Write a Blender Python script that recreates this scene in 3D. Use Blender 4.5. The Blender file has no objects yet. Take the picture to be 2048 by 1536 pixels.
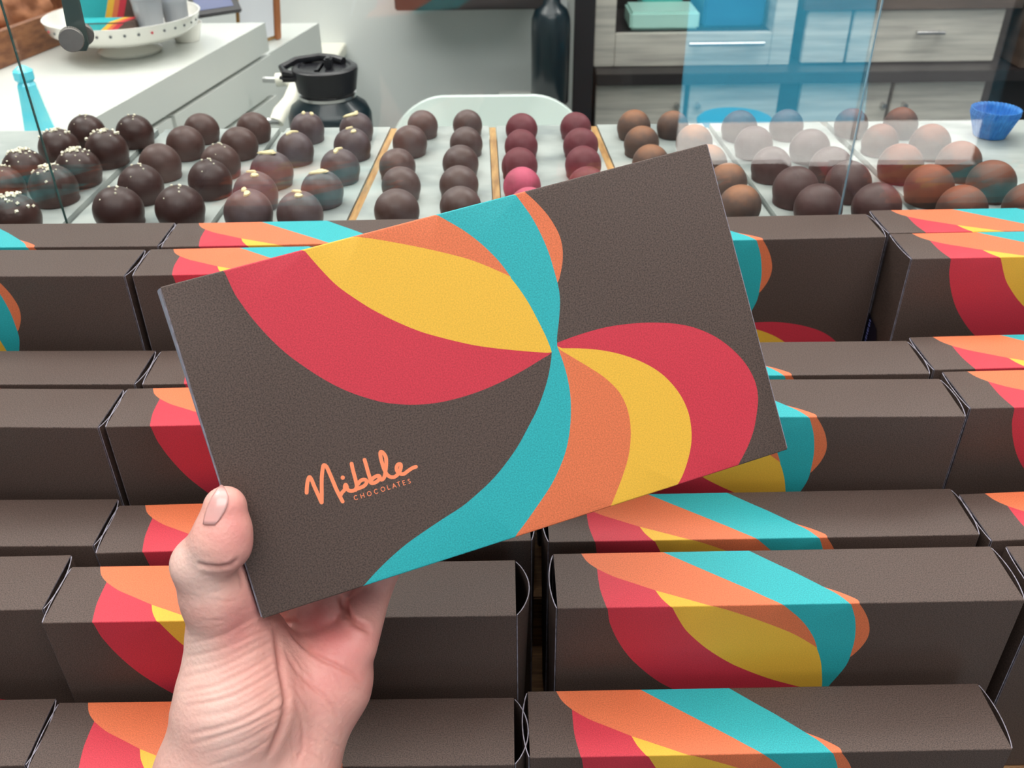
import bpy, bmesh, math, random
import numpy as np
from mathutils import Vector, Matrix
from mathutils.geometry import delaunay_2d_cdt
from mathutils.bvhtree import BVHTree

sc = bpy.context.scene
col = sc.collection
rnd = random.Random(7)
PI = math.pi

# ------------------------------------------------------------------ camera
F = 1837.0                      # focal length for a frame 2048 wide
PITCH = math.radians(33.65)
ROLL = math.radians(-0.635)
EYE = Vector((0, 0, 1.5))
_fwd = Vector((0, math.cos(PITCH), -math.sin(PITCH)))
_up0 = Vector((0, math.sin(PITCH), math.cos(PITCH)))
_x = Vector((1, 0, 0))
RIGHT = _x * math.cos(ROLL) + _up0 * math.sin(ROLL)
UP = -_x * math.sin(ROLL) + _up0 * math.cos(ROLL)
cam_d = bpy.data.cameras.new('camera')
cam = bpy.data.objects.new('camera', cam_d)
col.objects.link(cam)
R3 = Matrix((RIGHT, UP, -_fwd)).transposed()
cam.matrix_world = Matrix.Translation(EYE) @ R3.to_4x4()
cam_d.sensor_width = 36
cam_d.lens = F / 2048 * 36
cam_d.clip_start = 0.02
cam_d.dof.use_dof = True
cam_d.dof.focus_distance = 0.40
cam_d.dof.aperture_fstop = 23.0
sc.camera = cam

# ------------------------------------------------------------------ world, sun, big lights, exposure
w = bpy.data.worlds.new('world'); sc.world = w
w.use_nodes = True
bg = w.node_tree.nodes['Background']
bg.inputs[0].default_value = (0.82, 0.92, 1.0, 1)
bg.inputs[1].default_value = 0.35


def light(name, kind, loc, energy, color=(1, 1, 1), size=None, size_y=None, target=None):
    l = bpy.data.lights.new(name, kind); l.energy = energy; l.color = color
    if size:
        l.shape = 'RECTANGLE'; l.size = size; l.size_y = size_y or size
    o = bpy.data.objects.new(name, l); col.objects.link(o); o.location = loc
    if target is not None:
        o.rotation_euler = (Vector(target) - Vector(loc)).to_track_quat('-Z', 'Y').to_euler()
    return o


light('sun', 'SUN', (0, -8, 6), 34, (1, .97, .92), target=(-2.2, -7.4, 0)).data.angle = .01
light('window_daylight', 'AREA', (-0.4, -2.65, 2.0), 11, (.95, .98, 1), 4.2, 1.3, (-0.1, .4, 1.0))
light('ceiling_light_panel', 'AREA', (-0.25, 0.95, 2.72), 26, (1, .965, .92), 2.2, 1.0, (-0.25, .95, 0))  # added area lights under the ceiling; no such fixtures are seen
light('ceiling_light_panel', 'AREA', (0.15, -0.28, 2.72), 36, (1, .97, .935), 2.0, 1.0, (0.15, -.28, 0))  # added to balance the box tops against their fronts
light('ceiling_light_panel', 'AREA', (1.2, 1.7, 2.72), 32, (1, .97, .93), 1.2, .6, (1.2, 1.9, 0))  # added to lift the back of the room
light('ceiling_light_panel', 'AREA', (-0.1, 1.75, 2.72), 16, (1, .97, .93), 1.0, .5, (-0.1, 1.75, 0))  # added to brighten the chair and partition
light('ceiling_light_panel', 'AREA', (-1.4, 1.5, 2.72), 22, (1, .97, .93), 1.2, .6, (-1.6, 1.2, 0))  # added fill for the back left
sc.view_settings.view_transform = 'Standard'
sc.view_settings.look = 'None'
sc.view_settings.gamma = 1
sc.view_settings.use_curve_mapping = False
sc.view_settings.exposure = -0.27


# ------------------------------------------------------------------ measuring helpers
def ray(px, py):
    return (_fwd + RIGHT * ((px - 1024) / F) - UP * ((py - 768) / F))


def at_y(px, py, Y):
    d = ray(px, py); return EYE + d * (Y / d.y)


def at_z(px, py, Z):
    d = ray(px, py); return EYE + d * ((Z - EYE.z) / d.z)


def axial(p):
    return (Vector(p) - EYE).dot(_fwd)


# ------------------------------------------------------------------ materials
def srgb(r, g, b):
    f = lambda c: ((c / 255 + .055) / 1.055) ** 2.4 if c > 10 else c / 255 / 12.92
    return (f(r), f(g), f(b), 1)


class N:
    def __init__(s, m): s.t = m.node_tree; s.b = s.t.nodes.get('Principled BSDF')
    def n(s, typ, **kw):
        x = s.t.nodes.new(typ)
        for k, v in kw.items():
            if k in x.inputs: x.inputs[k].default_value = v
            else: setattr(x, k, v)
        return x
    def l(s, a, b): s.t.links.new(a, b)


def mat(name, c, rough=.6, c2=None, scale=30, stretch=(1, 1, 1), bump=0, bscale=None, metal=0, spec=.5,
        detail=3, lo=.35, hi=.65, trans=0, coat=0, sss=0):
    m = bpy.data.materials.new(name); m.use_nodes = True
    q = N(m); b = q.b
    if len(c) == 3: c = (*c, 1)
    b.inputs['Base Color'].default_value = c
    b.inputs['Roughness'].default_value = rough
    b.inputs['Metallic'].default_value = metal
    b.inputs['Specular IOR Level'].default_value = spec
    b.inputs['Transmission Weight'].default_value = trans
    b.inputs['Coat Weight'].default_value = coat
    tc = q.n('ShaderNodeTexCoord'); mp = q.n('ShaderNodeMapping'); mp.inputs['Scale'].default_value = stretch
    q.l(tc.outputs['Object'], mp.inputs['Vector'])
    if c2 is not None:
        if len(c2) == 3: c2 = (*c2, 1)
        nz = q.n('ShaderNodeTexNoise', Scale=scale, Detail=detail)
        q.l(mp.outputs[0], nz.inputs['Vector'])
        cr = q.n('ShaderNodeValToRGB')
        cr.color_ramp.elements[0].position = lo; cr.color_ramp.elements[1].position = hi
        cr.color_ramp.elements[0].color = c; cr.color_ramp.elements[1].color = c2
        q.l(nz.outputs['Fac'], cr.inputs[0]); q.l(cr.outputs[0], b.inputs['Base Color'])
    if bump:
        nb = q.n('ShaderNodeTexNoise', Scale=bscale or scale * 4, Detail=4)
        q.l(mp.outputs[0], nb.inputs['Vector'])
        bp = q.n('ShaderNodeBump', Strength=bump, Distance=.001)
        q.l(nb.outputs['Fac'], bp.inputs['Height']); q.l(bp.outputs[0], b.inputs['Normal'])
    return m


def vary(c, k):
    return tuple(min(1, x * k) for x in c[:3]) + (1,)


def paper(name, c, rough=.55, k=.56, k2=1.5, spec=.35):
    return mat(name, vary(c, k), rough, vary(c, k2), scale=1700, detail=4, lo=.34, hi=.66, bump=.05, bscale=2600, spec=spec)


BROWN = srgb(80, 65, 59); RED = srgb(200, 54, 70); YEL = srgb(232, 180, 62)
ORA = srgb(218, 114, 74); TEA = srgb(44, 168, 174)
M = {}
M['brown'] = paper('dark_brown_card', BROWN, .55, spec=.36)
M['red'] = paper('red_print', RED, k=.84, k2=1.14)
M['yellow'] = paper('yellow_print', YEL, k=.9, k2=1.08)
M['orange'] = paper('orange_print', ORA, k=.84, k2=1.16)
M['teal'] = paper('teal_print', TEA, k=.82, k2=1.16)
M['logo'] = mat('logo_orange_ink', srgb(255, 142, 98), .5)
M['edge'] = mat('card_cut_edge', srgb(150, 146, 160), .7, srgb(120, 112, 118), 300)
M['liner'] = mat('card_unprinted_lining', srgb(150, 160, 182), .5, srgb(165, 172, 190), 200)  # pale blue-grey puts the reflected sky into the held flap's colour
M['flap'] = paper('dark_brown_flap', vary(BROWN, .8), .6)
M['seal'] = mat('navy_seal', srgb(14, 14, 34), .4)
M['sealink'] = mat('pale_blue_ink', srgb(120, 130, 200), .5)
M['wood'] = mat('walnut_wood', srgb(116, 80, 52), .5, srgb(176, 136, 92), 14, (3, 30, 30), bump=.3, lo=.3, hi=.7)
M['marble'] = mat('grey_marble', srgb(170, 177, 173), .35, srgb(122, 132, 132), 18, (1, 1.6, 1), detail=8, lo=.42, hi=.75)
M['oak'] = mat('golden_oak', srgb(190, 150, 92), .45, srgb(150, 108, 58), 40, (6, 1, 6))
M['white'] = mat('white_laminate', srgb(210, 213, 208), .35, srgb(200, 205, 201), 3)
M['white2'] = mat('white_paint', srgb(222, 226, 224), .5, srgb(212, 218, 216), 2)
M['cream'] = mat('cream_laminate', srgb(238, 236, 222), .4)
M['greywood'] = mat('grey_wood_veneer', srgb(196, 194, 184), .45, srgb(152, 150, 144), 3.2, (1.5, 5, 22), detail=6, lo=.38, hi=.75)
M['dark'] = mat('charcoal_laminate', srgb(42, 38, 38), .4, srgb(34, 30, 32), 8)
M['darkbrown'] = mat('dark_brown_laminate', srgb(92, 76, 66), .5, srgb(66, 54, 48), 5, (1, 1, 6))
M['black'] = mat('black_plastic', srgb(22, 22, 28), .35)
M['chrome'] = mat('brushed_steel', srgb(205, 205, 205), .25, metal=1)
M['gun'] = mat('dark_steel', srgb(128, 124, 118), .4, srgb(112, 108, 104), 60, metal=.45)
M['strap'] = mat('green_grey_steel', srgb(84, 102, 100), .5, metal=.4)
M['bottle'] = mat('dark_teal_enamel', srgb(5, 30, 38), .3, coat=.2)
M['chair'] = mat('pale_mint_plastic', srgb(232, 246, 240), .4)
M['ceramic'] = mat('white_ceramic', srgb(240, 238, 230), .2, coat=.4)
M['dot'] = mat('grey_dot_print', srgb(96, 100, 104), .4)
M['dotred'] = mat('red_dot_print', srgb(205, 70, 84), .4)
M['liner_blue'] = mat('blue_paper_cup', srgb(40, 112, 190), .6, srgb(58, 136, 208), 200)
M['cyan'] = mat('cyan_glaze', srgb(90, 225, 250), .15, srgb(150, 245, 250), 20, coat=.5)  # colour of a reflection, given to the solid behind the glass joint
M['bread'] = mat('tan_crumpled_paper', srgb(190, 130, 92), .8, srgb(120, 72, 44), 22, bump=.8, bscale=40)
M['clear'] = mat('frosted_clear_plastic', srgb(205, 212, 220), .3, trans=.55)
M['screen'] = mat('blue_grey_screen', srgb(58, 72, 120), .2)
M['paperwhite'] = mat('white_paper', srgb(236, 238, 244), .7)
M['floor'] = mat('blue_grey_floor', srgb(70, 88, 98), .4, srgb(92, 110, 118), 6)
M['ceil'] = mat('white_ceiling_paint', srgb(225, 225, 222), .8)
M['wallp'] = mat('pale_grey_paint', srgb(208, 212, 212), .7, srgb(202, 207, 207), 3)
M['pave'] = mat('sunlit_pale_concrete', srgb(206, 206, 204), .8, srgb(196, 196, 196), 5)
M['asphalt'] = mat('dark_asphalt', srgb(70, 70, 72), .9, srgb(60, 60, 62), 8)
M['road'] = mat('teal_painted_ground', srgb(22, 138, 172), .8, srgb(26, 146, 180), 3)  # made-up teal, coloured for the veil it throws on the glass
M['skin_nail'] = mat('fingernail', srgb(226, 176, 170), .25, srgb(222, 164, 158), 120, coat=.4)


def choc(name, c, c2, rough, scale=60, bump=.25):
    return mat(name, c, rough, c2, scale, bump=bump, bscale=260, spec=.4)


M['c_salt'] = choc('dark_glossy_chocolate', srgb(50, 28, 24), srgb(66, 42, 38), .38)
M['c_plain'] = choc('brown_chocolate_shell', srgb(66, 40, 34), srgb(92, 70, 66), .42, 40)
M['c_plainb'] = choc('deep_brown_chocolate_shell', srgb(48, 24, 22), srgb(58, 34, 32), .4)
M['c_flake'] = choc('cool_brown_chocolate_shell', srgb(74, 52, 50), srgb(98, 88, 92), .42, 40)
M['c_mid'] = choc('bloomed_chocolate_shell', srgb(74, 50, 44), srgb(96, 82, 82), .42, 45)
M['c_red'] = choc('raspberry_dusted_chocolate', srgb(96, 36, 44), srgb(120, 66, 74), .55, 60)
M['c_pink'] = choc('pink_dusted_chocolate', srgb(190, 78, 106), srgb(120, 58, 68), .6, 40)
M['c_oak'] = choc('caramel_dusted_chocolate', srgb(96, 74, 64), srgb(74, 62, 60), .6, 50)
M['c_grey'] = choc('plum_brown_chocolate', srgb(66, 42, 40), srgb(84, 58, 58), .5, 50)
M['c_rust'] = choc('rust_dusted_chocolate', srgb(76, 46, 36), srgb(54, 38, 36), .6, 50)
M['salt'] = mat('salt_flakes', srgb(236, 230, 206), .4)
M['almond'] = mat('cream_flake', srgb(222, 206, 160), .5)


def dusted(m, top, amt=1.0):
    """powder dusted on the crown of the truffle: follows the object's own height"""
    q = N(m); b = q.b
    src = b.inputs['Base Color'].links[0].from_socket
    tc = q.n('ShaderNodeTexCoord'); sx = q.n('ShaderNodeSeparateXYZ')
    q.l(tc.outputs['Object'], sx.inputs[0])
    nz = q.n('ShaderNodeTexNoise', Scale=90, Detail=5)
    q.l(tc.outputs['Object'], nz.inputs['Vector'])
    ad = q.n('ShaderNodeMath', operation='MULTIPLY_ADD'); ad.inputs[1].default_value = .016
    q.l(nz.outputs['Fac'], ad.inputs[0]); q.l(sx.outputs['Z'], ad.inputs[2])
    mr = q.n('ShaderNodeMapRange')
    for k, v in zip(('From Min', 'From Max', 'To Min', 'To Max'), (.024, .038, 0, amt)): mr.inputs[k].default_value = v
    q.l(ad.outputs[0], mr.inputs['Value'])
    mx = q.n('ShaderNodeMix', data_type='RGBA')
    q.l(mr.outputs[0], mx.inputs[0]); q.l(src, mx.inputs[6]); mx.inputs[7].default_value = top
    q.l(mx.outputs[2], b.inputs['Base Color'])


dusted(M['c_oak'], srgb(176, 112, 66), .8); dusted(M['c_rust'], srgb(132, 66, 34), .8)
dusted(M['c_red'], srgb(104, 30, 42), .7); dusted(M['c_pink'], srgb(206, 86, 116))


def glass_mat():
    m = bpy.data.materials.new('clear_pane_glass'); m.use_nodes = True
    q = N(m); q.t.nodes.remove(q.b)
    out = q.t.nodes['Material Output']
    tr = q.n('ShaderNodeBsdfTransparent'); tr.inputs[0].default_value = (.985, .995, .99, 1)
    gl = q.n('ShaderNodeBsdfGlossy'); gl.inputs['Roughness'].default_value = 0.0
    gl.inputs[0].default_value = (1, 1, 1, 1)
    geo = q.n('ShaderNodeNewGeometry')
    dp = q.n('ShaderNodeVectorMath', operation='DOT_PRODUCT')
    q.l(geo.outputs['Incoming'], dp.inputs[0]); q.l(geo.outputs['Normal'], dp.inputs[1])
    ab = q.n('ShaderNodeMath', operation='ABSOLUTE'); q.l(dp.outputs['Value'], ab.inputs[0])
    sb = q.n('ShaderNodeMath', operation='SUBTRACT'); sb.inputs[0].default_value = 1; q.l(ab.outputs[0], sb.inputs[1])
    pw = q.n('ShaderNodeMath', operation='POWER'); pw.inputs[1].default_value = 5; q.l(sb.outputs[0], pw.inputs[0])
    ma = q.n('ShaderNodeMath', operation='MULTIPLY_ADD'); ma.inputs[1].default_value = .96; ma.inputs[2].default_value = .042
    q.l(pw.outputs[0], ma.inputs[0])
    mx = q.n('ShaderNodeMixShader'); q.l(ma.outputs[0], mx.inputs[0]); q.l(tr.outputs[0], mx.inputs[1]); q.l(gl.outputs[0], mx.inputs[2])
    q.l(mx.outputs[0], out.inputs[0])
    return m


M['glass'] = glass_mat()
M['glassedge2'] = mat('pale_blue_glass_edge', srgb(120, 150, 165), .2)
M['glassedge'] = mat('green_glass_edge', srgb(52, 84, 80), .2)


# ------------------------------------------------------------------ object helpers
def empty(name, loc=(0, 0, 0), label=None, cat=None, group=None, rz=0):
    o = bpy.data.objects.new(name, None); col.objects.link(o)
    o.location = loc; o.rotation_euler = (0, 0, rz); o.empty_display_size = .02
    tag(o, label, cat, group)
    return o


def tag(o, label=None, cat=None, group=None, kind=None):
    if label: o['label'] = label
    if cat: o['category'] = cat
    if group: o['group'] = group
    if kind: o['kind'] = kind
    return o


def link(name, me, parent=None, m=None):
    o = bpy.data.objects.new(name, me); col.objects.link(o)
    if m is not None:
        me.materials.clear()
        for x in (m if isinstance(m, (list, tuple)) else [m]): me.materials.append(x)
    if parent is not None: o.parent = parent
    return o


def smooth(me, ang=35):
    for p in me.polygons: p.use_smooth = True
    try: me.set_sharp_from_angle(angle=math.radians(ang))
    except Exception: pass
    return me


def fin(name, bm, m, parent=None, sm=True, ang=35, bevel=0, seg=2):
    if bevel:
        es = [e for e in bm.edges if len(e.link_faces) == 2 and e.calc_face_angle(0) > .6]
        bmesh.ops.bevel(bm, geom=es, offset=bevel, segments=seg, affect='EDGES', clamp_overlap=True)
    bmesh.ops.recalc_face_normals(bm, faces=bm.faces)
    me = bpy.data.meshes.new(name); bm.to_mesh(me); bm.free()
    if sm: smooth(me, ang)
    return link(name, me, parent, m)


def box(bm, x0, x1, y0, y1, z0, z1, mtx=None):
    r = bmesh.ops.create_cube(bm, size=1)
    for v in r['verts']:
        v.co = Vector((x0 + (v.co.x + .5) * (x1 - x0), y0 + (v.co.y + .5) * (y1 - y0), z0 + (v.co.z + .5) * (z1 - z0)))
        if mtx: v.co = mtx @ v.co
    return r


def boxo(name, a, b, m, parent=None, bevel=.002):
    bm = bmesh.new(); box(bm, a[0], b[0], a[1], b[1], a[2], b[2])
    return fin(name, bm, m, parent, bevel=bevel)


def lathe(bm, prof, c=(0, 0, 0), seg=40, mtx=None):
    rings = []
    for r, z in prof:
        ring = []
        for i in range(seg):
            a = 2 * PI * i / seg
            v = Vector((r * math.cos(a), r * math.sin(a), z))
            if mtx: v = mtx @ v
            ring.append(bm.verts.new(v + Vector(c)))
        rings.append(ring)
    for a, b in zip(rings, rings[1:]):
        for i in range(seg):
            bm.faces.new((a[i], a[(i + 1) % seg], b[(i + 1) % seg], b[i]))
    if prof[0][0] > 0: bm.faces.new(rings[0][::-1])
    if prof[-1][0] > 0: bm.faces.new(rings[-1])
    return rings


def tube(bm, pts, r, seg=12):
    pts = [Vector(p) for p in pts]
    rings = []
    for i, p in enumerate(pts):
        d = (pts[min(i + 1, len(pts) - 1)] - pts[max(i - 1, 0)]).normalized()
        u = d.cross(Vector((0, 0, 1)))
        if u.length < .1: u = d.cross(Vector((1, 0, 0)))
        u.normalize(); v = d.cross(u)
        rings.append([bm.verts.new(p + (u * math.cos(2 * PI * k / seg) + v * math.sin(2 * PI * k / seg)) * r) for k in range(seg)])
    for a, b in zip(rings, rings[1:]):
        for k in range(seg): bm.faces.new((a[k], a[(k + 1) % seg], b[(k + 1) % seg], b[k]))
    bm.faces.new(rings[0][::-1]); bm.faces.new(rings[-1])


def prism(bm, pts, z0, z1):
    lo = [bm.verts.new((x, y, z0)) for x, y in pts]; hi = [bm.verts.new((x, y, z1)) for x, y in pts]
    n = len(pts)
    bm.faces.new(lo[::-1]); bm.faces.new(hi)
    for i in range(n): bm.faces.new((lo[i], lo[(i + 1) % n], hi[(i + 1) % n], hi[i]))


def struct(o):
    o['kind'] = 'structure'; return o


# ------------------------------------------------------------------ the setting
XL, XR, YB, YF, ZC = -3.2, 3.2, 3.1, -2.8, 2.8
struct(boxo('floor', (XL, YF, -.1), (XR, YB, 0), M['floor'], bevel=0))
struct(boxo('ceiling', (XL - .1, YF - .1, ZC), (XR + .1, YB + .1, ZC + .1), M['ceil'], bevel=0))
struct(boxo('wall_left', (XL - .1, YF, -.1), (XL, YB, ZC), M['wallp'], bevel=0))
struct(boxo('wall_right', (XR, YF, -.1), (XR + .1, YB, ZC), M['wallp'], bevel=0))
struct(boxo('wall_back', (XL, YB, -.1), (XR, YB + .1, ZC), M['darkbrown'], bevel=0))
# street-side wall behind the photographer: a door opening on the right, a long shop window
DX0, DX1, DZ = .74, 2.12, 2.2
bm = bmesh.new()
for a, b in (((XL, 0), (-2.6, ZC)), ((-2.6, 0), (DX0, .95)), ((-2.6, 2.5), (DX0, ZC)), ((DX0, DZ), (DX1, ZC)), ((DX1, 0), (XR, ZC)), ((DX0 - .12, .95), (DX0, 2.5))):
    box(bm, a[0], b[0], YF - .1, YF, a[1], b[1])
struct(fin('wall_front', bm, M['dark'], sm=False))
struct(boxo('pavement', (-9, -3.54, -.12), (9, YF - .1, -.02), M['pave'], bevel=0))
struct(boxo('street', (-30, -30, -.16), (30, -3.54, -.06), M['asphalt'], bevel=0))
bm = bmesh.new(); prism(bm, [(.55, -3.541), (.55, -7.6), (3.3, -7.6), (1.84, -3.541)], -.06, -.04)  # added teal ground patch, shaped to reflect as a cyan veil in the glass
struct(fin('road_marking', bm, M['road'], sm=False))

# ------------------------------------------------------------------ printed carton art (sheet coordinates)
L, T, H, FR = .22, .0365, .130, .0006
CW = [(320.8, 573.6), (1413, 287), (1578, 899), (530, 1237)]      # held carton front corners in the photograph
A = []
for (u, v), (x, y) in zip(((0, 0), (1, 0), (1, 1), (0, 1)), [(a - 1024, b - 768) for a, b in CW]):
    A.append([u, v, 1, 0, 0, 0, -x * u, -x * v, -x]); A.append([0, 0, 0, u, v, 1, -y * u, -y * v, -y])
HM = np.linalg.svd(np.array(A, float))[2][-1].reshape(3, 3)
HI = np.linalg.inv(HM)


def uv_of(px, py):
    a = HI @ np.array([px - 1024, py - 768, 1.0]); return (a[0] / a[2], a[1] / a[2])


# the same for the top side, measured on an upright carton
TW = [(1105, 1097), (1985, 1090), (2044, 1200), (1110, 1216)]
A = []
for (u, v), (x, y) in zip(((0, 0), (1, 0), (1, 1), (0, 1)), [(a - 1024, b - 768) for a, b in TW]):
    A.append([u, v, 1, 0, 0, 0, -x * u, -x * v, -x]); A.append([0, 0, 0, u, v, 1, -y * u, -y * v, -y])
HT = np.linalg.inv(np.linalg.svd(np.array(A, float))[2][-1].reshape(3, 3))


def top_of(cx, cy):
    px, py = cx / 1.954 + 1000, cy / 1.954 + 1000
    a = HT @ np.array([px - 1024, py - 768, 1.0]); u, v = a[0] / a[2], a[1] / a[2]
    return (u * L, (v - 1) * T)


OFF = dict(A=(3.84, 300, 420), B=(3.84, 700, 360), C=(3.692, 1080, 620), D=(3.072, 700, 680))


def face_pts(*segs):
    out = []
    for key, pts in segs:
        s, ox, oy = OFF[key]
        for x, y in pts:
            u, v = uv_of(x / s + ox, y / s + oy); out.append((u * L, v * H))
    return out


def spline(p, n=4):
    out = []
    for i in range(len(p) - 1):
        p0, p1, p2, p3 = p[max(i - 1, 0)], p[i], p[i + 1], p[min(i + 2, len(p) - 1)]
        for k in range(n):
            t = k / n
            out.append(tuple(.5 * ((2 * b) + (-a + c) * t + (2 * a - 5 * b + 4 * c - d) * t * t + (-a + 3 * b - 3 * c + d) * t ** 3)
                             for a, b, c, d in zip(p0, p1, p2, p3)))
    out.append(p[-1]); return out


U0 = {k: v * L for k, v in dict(red=.105, yel=.241, ora=.328, tea=.481, o2=.625, end=.646).items()}


def snap(p, u=None, end=None, last=None):
    p = list(p)
    if u is not None: p[0] = (u, 0.0)
    if end: p[-1] = (p[-1][0], H)
    if last: p[-1] = last
    return p


PL = face_pts(('B', [(1556, 1322)]))[0]; PR = face_pts(('B', [(1598, 1275)]))[0]
TIP1 = face_pts(('B', [(1236, 742)]))[0]; TIP2 = face_pts(('B', [(1598, 790)]))[0]
c_redl = snap(spline(face_pts(('A', [(568, 468), (600, 535), (650, 640), (700, 715), (770, 810), (850, 905), (950, 1010), (1050, 1100), (1150, 1175), (1300, 1275), (1450, 1358), (1600, 1420), (1750, 1465)]), ('D', [(100, 352), (200, 380), (300, 393), (400, 397), (520, 388), (650, 362), (800, 315), (950, 250), (1080, 180), (1170, 125), (1240, 84)]))), U0['red'], last=PL)
c_ry = snap(spline(face_pts(('A', [(1178, 302), (1250, 385), (1350, 495), (1450, 590), (1600, 695), (1750, 785), (1900, 852)]), ('B', [(250, 1035), (400, 1105), (550, 1165), (700, 1208), (850, 1245), (1000, 1275), (1200, 1300), (1400, 1318), (1550, 1328)]))), U0['yel'], last=PL)
c_yo = snap(spline(face_pts(('B', [(20, 432), (200, 455), (400, 490), (600, 530), (800, 577), (950, 620), (1100, 680), (1225, 736)]))), U0['ora'], last=TIP1)
c_yt = snap(spline(face_pts(('B', [(1225, 736), (1300, 830), (1380, 950), (1450, 1080), (1510, 1200), (1552, 1300)]))), last=PL); c_yt[0] = TIP1
c_ot = snap(spline(face_pts(('B', [(668, 268), (760, 320), (870, 385), (980, 465), (1080, 555), (1160, 640), (1236, 742)]))), U0['tea'], last=TIP1)
c_tr = snap(spline(face_pts(('B', [(1265, 105), (1330, 190), (1400, 290), (1470, 420), (1530, 560), (1570, 690), (1598, 790)]))), U0['o2'], last=TIP2)
c_o2 = snap(spline(face_pts(('B', [(1335, 85), (1430, 170), (1520, 270), (1590, 380), (1625, 470), (1637, 560), (1632, 660), (1605, 785)]))), U0['end'], last=TIP2)
c_tr2 = spline(face_pts(('B', [(1598, 790), (1612, 860), (1618, 950), (1610, 1080), (1597, 1200), (1598, 1275)]))); c_tr2[0] = TIP2; c_tr2[-1] = PR
c_tl = snap(spline(face_pts(('D', [(1245, 80), (1240, 130), (1225, 220), (1200, 310), (1160, 420), (1110, 520), (1040, 650), (960, 765), (880, 860), (790, 945), (700, 1020), (600, 1085), (480, 1165), (360, 1250), (250, 1345), (160, 1435), (92, 1512)]))), end=1); c_tl[0] = PL
c_to3 = snap(spline(face_pts(('D', [(1283, 50), (1310, 120), (1340, 220), (1360, 330), (1365, 440), (1358, 560), (1335, 680), (1295, 790), (1240, 900), (1160, 1020), (1090, 1120), (1025, 1205)]))), end=1); c_to3[0] = PR
c_o3y = snap(spline(face_pts(('C', [(140, 285), (250, 350), (400, 440), (500, 510), (590, 600), (640, 690), (668, 780), (680, 880), (678, 980), (660, 1100), (620, 1230), (575, 1350), (535, 1448)]))), end=1); c_o3y[0] = PR
c_yr2 = snap(spline(face_pts(('C', [(140, 282), (300, 283), (450, 295), (600, 325), (750, 378), (880, 450), (980, 540), (1060, 650), (1110, 770), (1130, 900), (1125, 1010), (1100, 1120), (1065, 1220), (1025, 1295)]))), end=1); c_yr2[0] = PR
c_r2 = snap(spline(face_pts(('C', [(135, 240), (300, 180), (500, 125), (700, 98), (850, 92), (1000, 100), (1150, 130), (1300, 195), (1430, 290), (1530, 400), (1595, 520), (1620, 640), (1610, 770), (1585, 900), (1540, 1020), (1475, 1142)]))), end=1)
PR0 = c_r2[0]
# continuation on the top side (v from -T at the rear fold to 0)
TJ = top_of(385, 255); TR = top_of(320, 190); TY = top_of(622, 347); TO = top_of(1290, 335)


def rear(p): return (p[0], -T)


t_ol = spline([rear(TR), top_of(345, 225), TJ])
t_or = spline([TJ, top_of(450, 287), top_of(530, 315), TY])
t_oy = spline([TY, top_of(720, 375), (U0['ora'], 0)])
t_rl = spline([TJ, top_of(389, 300), top_of(397, 350), (U0['red'], 0)])
t_ry = spline([TY, top_of(645, 380), (U0['yel'], 0)])
t_ot = spline([rear(top_of(655, 187)), top_of(760, 235), top_of(880, 290), top_of(1000, 345), top_of(1060, 374), top_of(1103, 394), (U0['tea'], 0)])
t_tb = spline([rear(top_of(1000, 183)), top_of(1100, 235), top_of(1180, 275), TO])
t_to = spline([TO, top_of(1333, 359), top_of(1362, 380), (U0['o2'], 0)])
t_ob = spline([TO, top_of(1345, 354), top_of(1392, 374), top_of(1418, 388), (U0['end'], 0)])
# straight continuation over the bottom fold
VB = H + T


def dn(c): return (c[-1][0], VB)


def rv(x): return x[::-1]


REG = [
    ('red', c_redl + rv(c_ry)), ('yellow', c_ry + rv(c_yt) + rv(c_yo)), ('orange', c_yo + rv(c_ot)),
    ('teal', c_ot + c_yt + c_tl + rv(c_to3) + rv(c_tr2) + rv(c_tr)), ('orange', c_tr + rv(c_o2)),
    ('orange', c_to3 + rv(c_o3y)), ('yellow', c_o3y + rv(c_yr2)), ('red', c_yr2 + rv(c_r2)),
    ('orange', t_ol + t_or + t_oy + [(U0['tea'], 0)] + rv(t_ot)),
    ('red', t_rl + [(U0['yel'], 0)] + rv(t_ry) + rv(t_or)),
    ('yellow', t_ry + [(U0['ora'], 0)] + rv(t_oy)),
    ('teal', t_ot + [(U0['o2'], 0)] + rv(t_to) + rv(t_tb)),
    ('orange', t_to + [(U0['end'], 0)] + rv(t_ob)),
    ('teal', [c_tl[-1], dn(c_tl), dn(c_to3), c_to3[-1]]), ('orange', [c_to3[-1], dn(c_to3), dn(c_o3y), c_o3y[-1]]),
    ('yellow', [c_o3y[-1], dn(c_o3y), dn(c_yr2), c_yr2[-1]]), ('red', [c_yr2[-1], dn(c_yr2), dn(c_r2), c_r2[-1]]),
]
LINES = [c_redl, c_ry, c_yo, c_yt, c_ot, c_tr, c_o2, c_tr2, c_tl, c_to3, c_o3y, c_yr2, c_r2, [PR0, PR],
         t_ol, t_or, t_oy, t_rl, t_ry, t_ot, t_tb, t_to, t_ob] + [[c[-1], dn(c)] for c in (c_tl, c_to3, c_o3y, c_yr2, c_r2)]


def inside(p, poly):
    x, y = p; c = False; n = len(poly)
    for i in range(n):
        (x1, y1), (x2, y2) = poly[i], poly[i - 1]
        if (y1 > y) != (y2 > y) and x < (x2 - x1) * (y - y1) / (y2 - y1) + x1: c = not c
    return c


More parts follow.
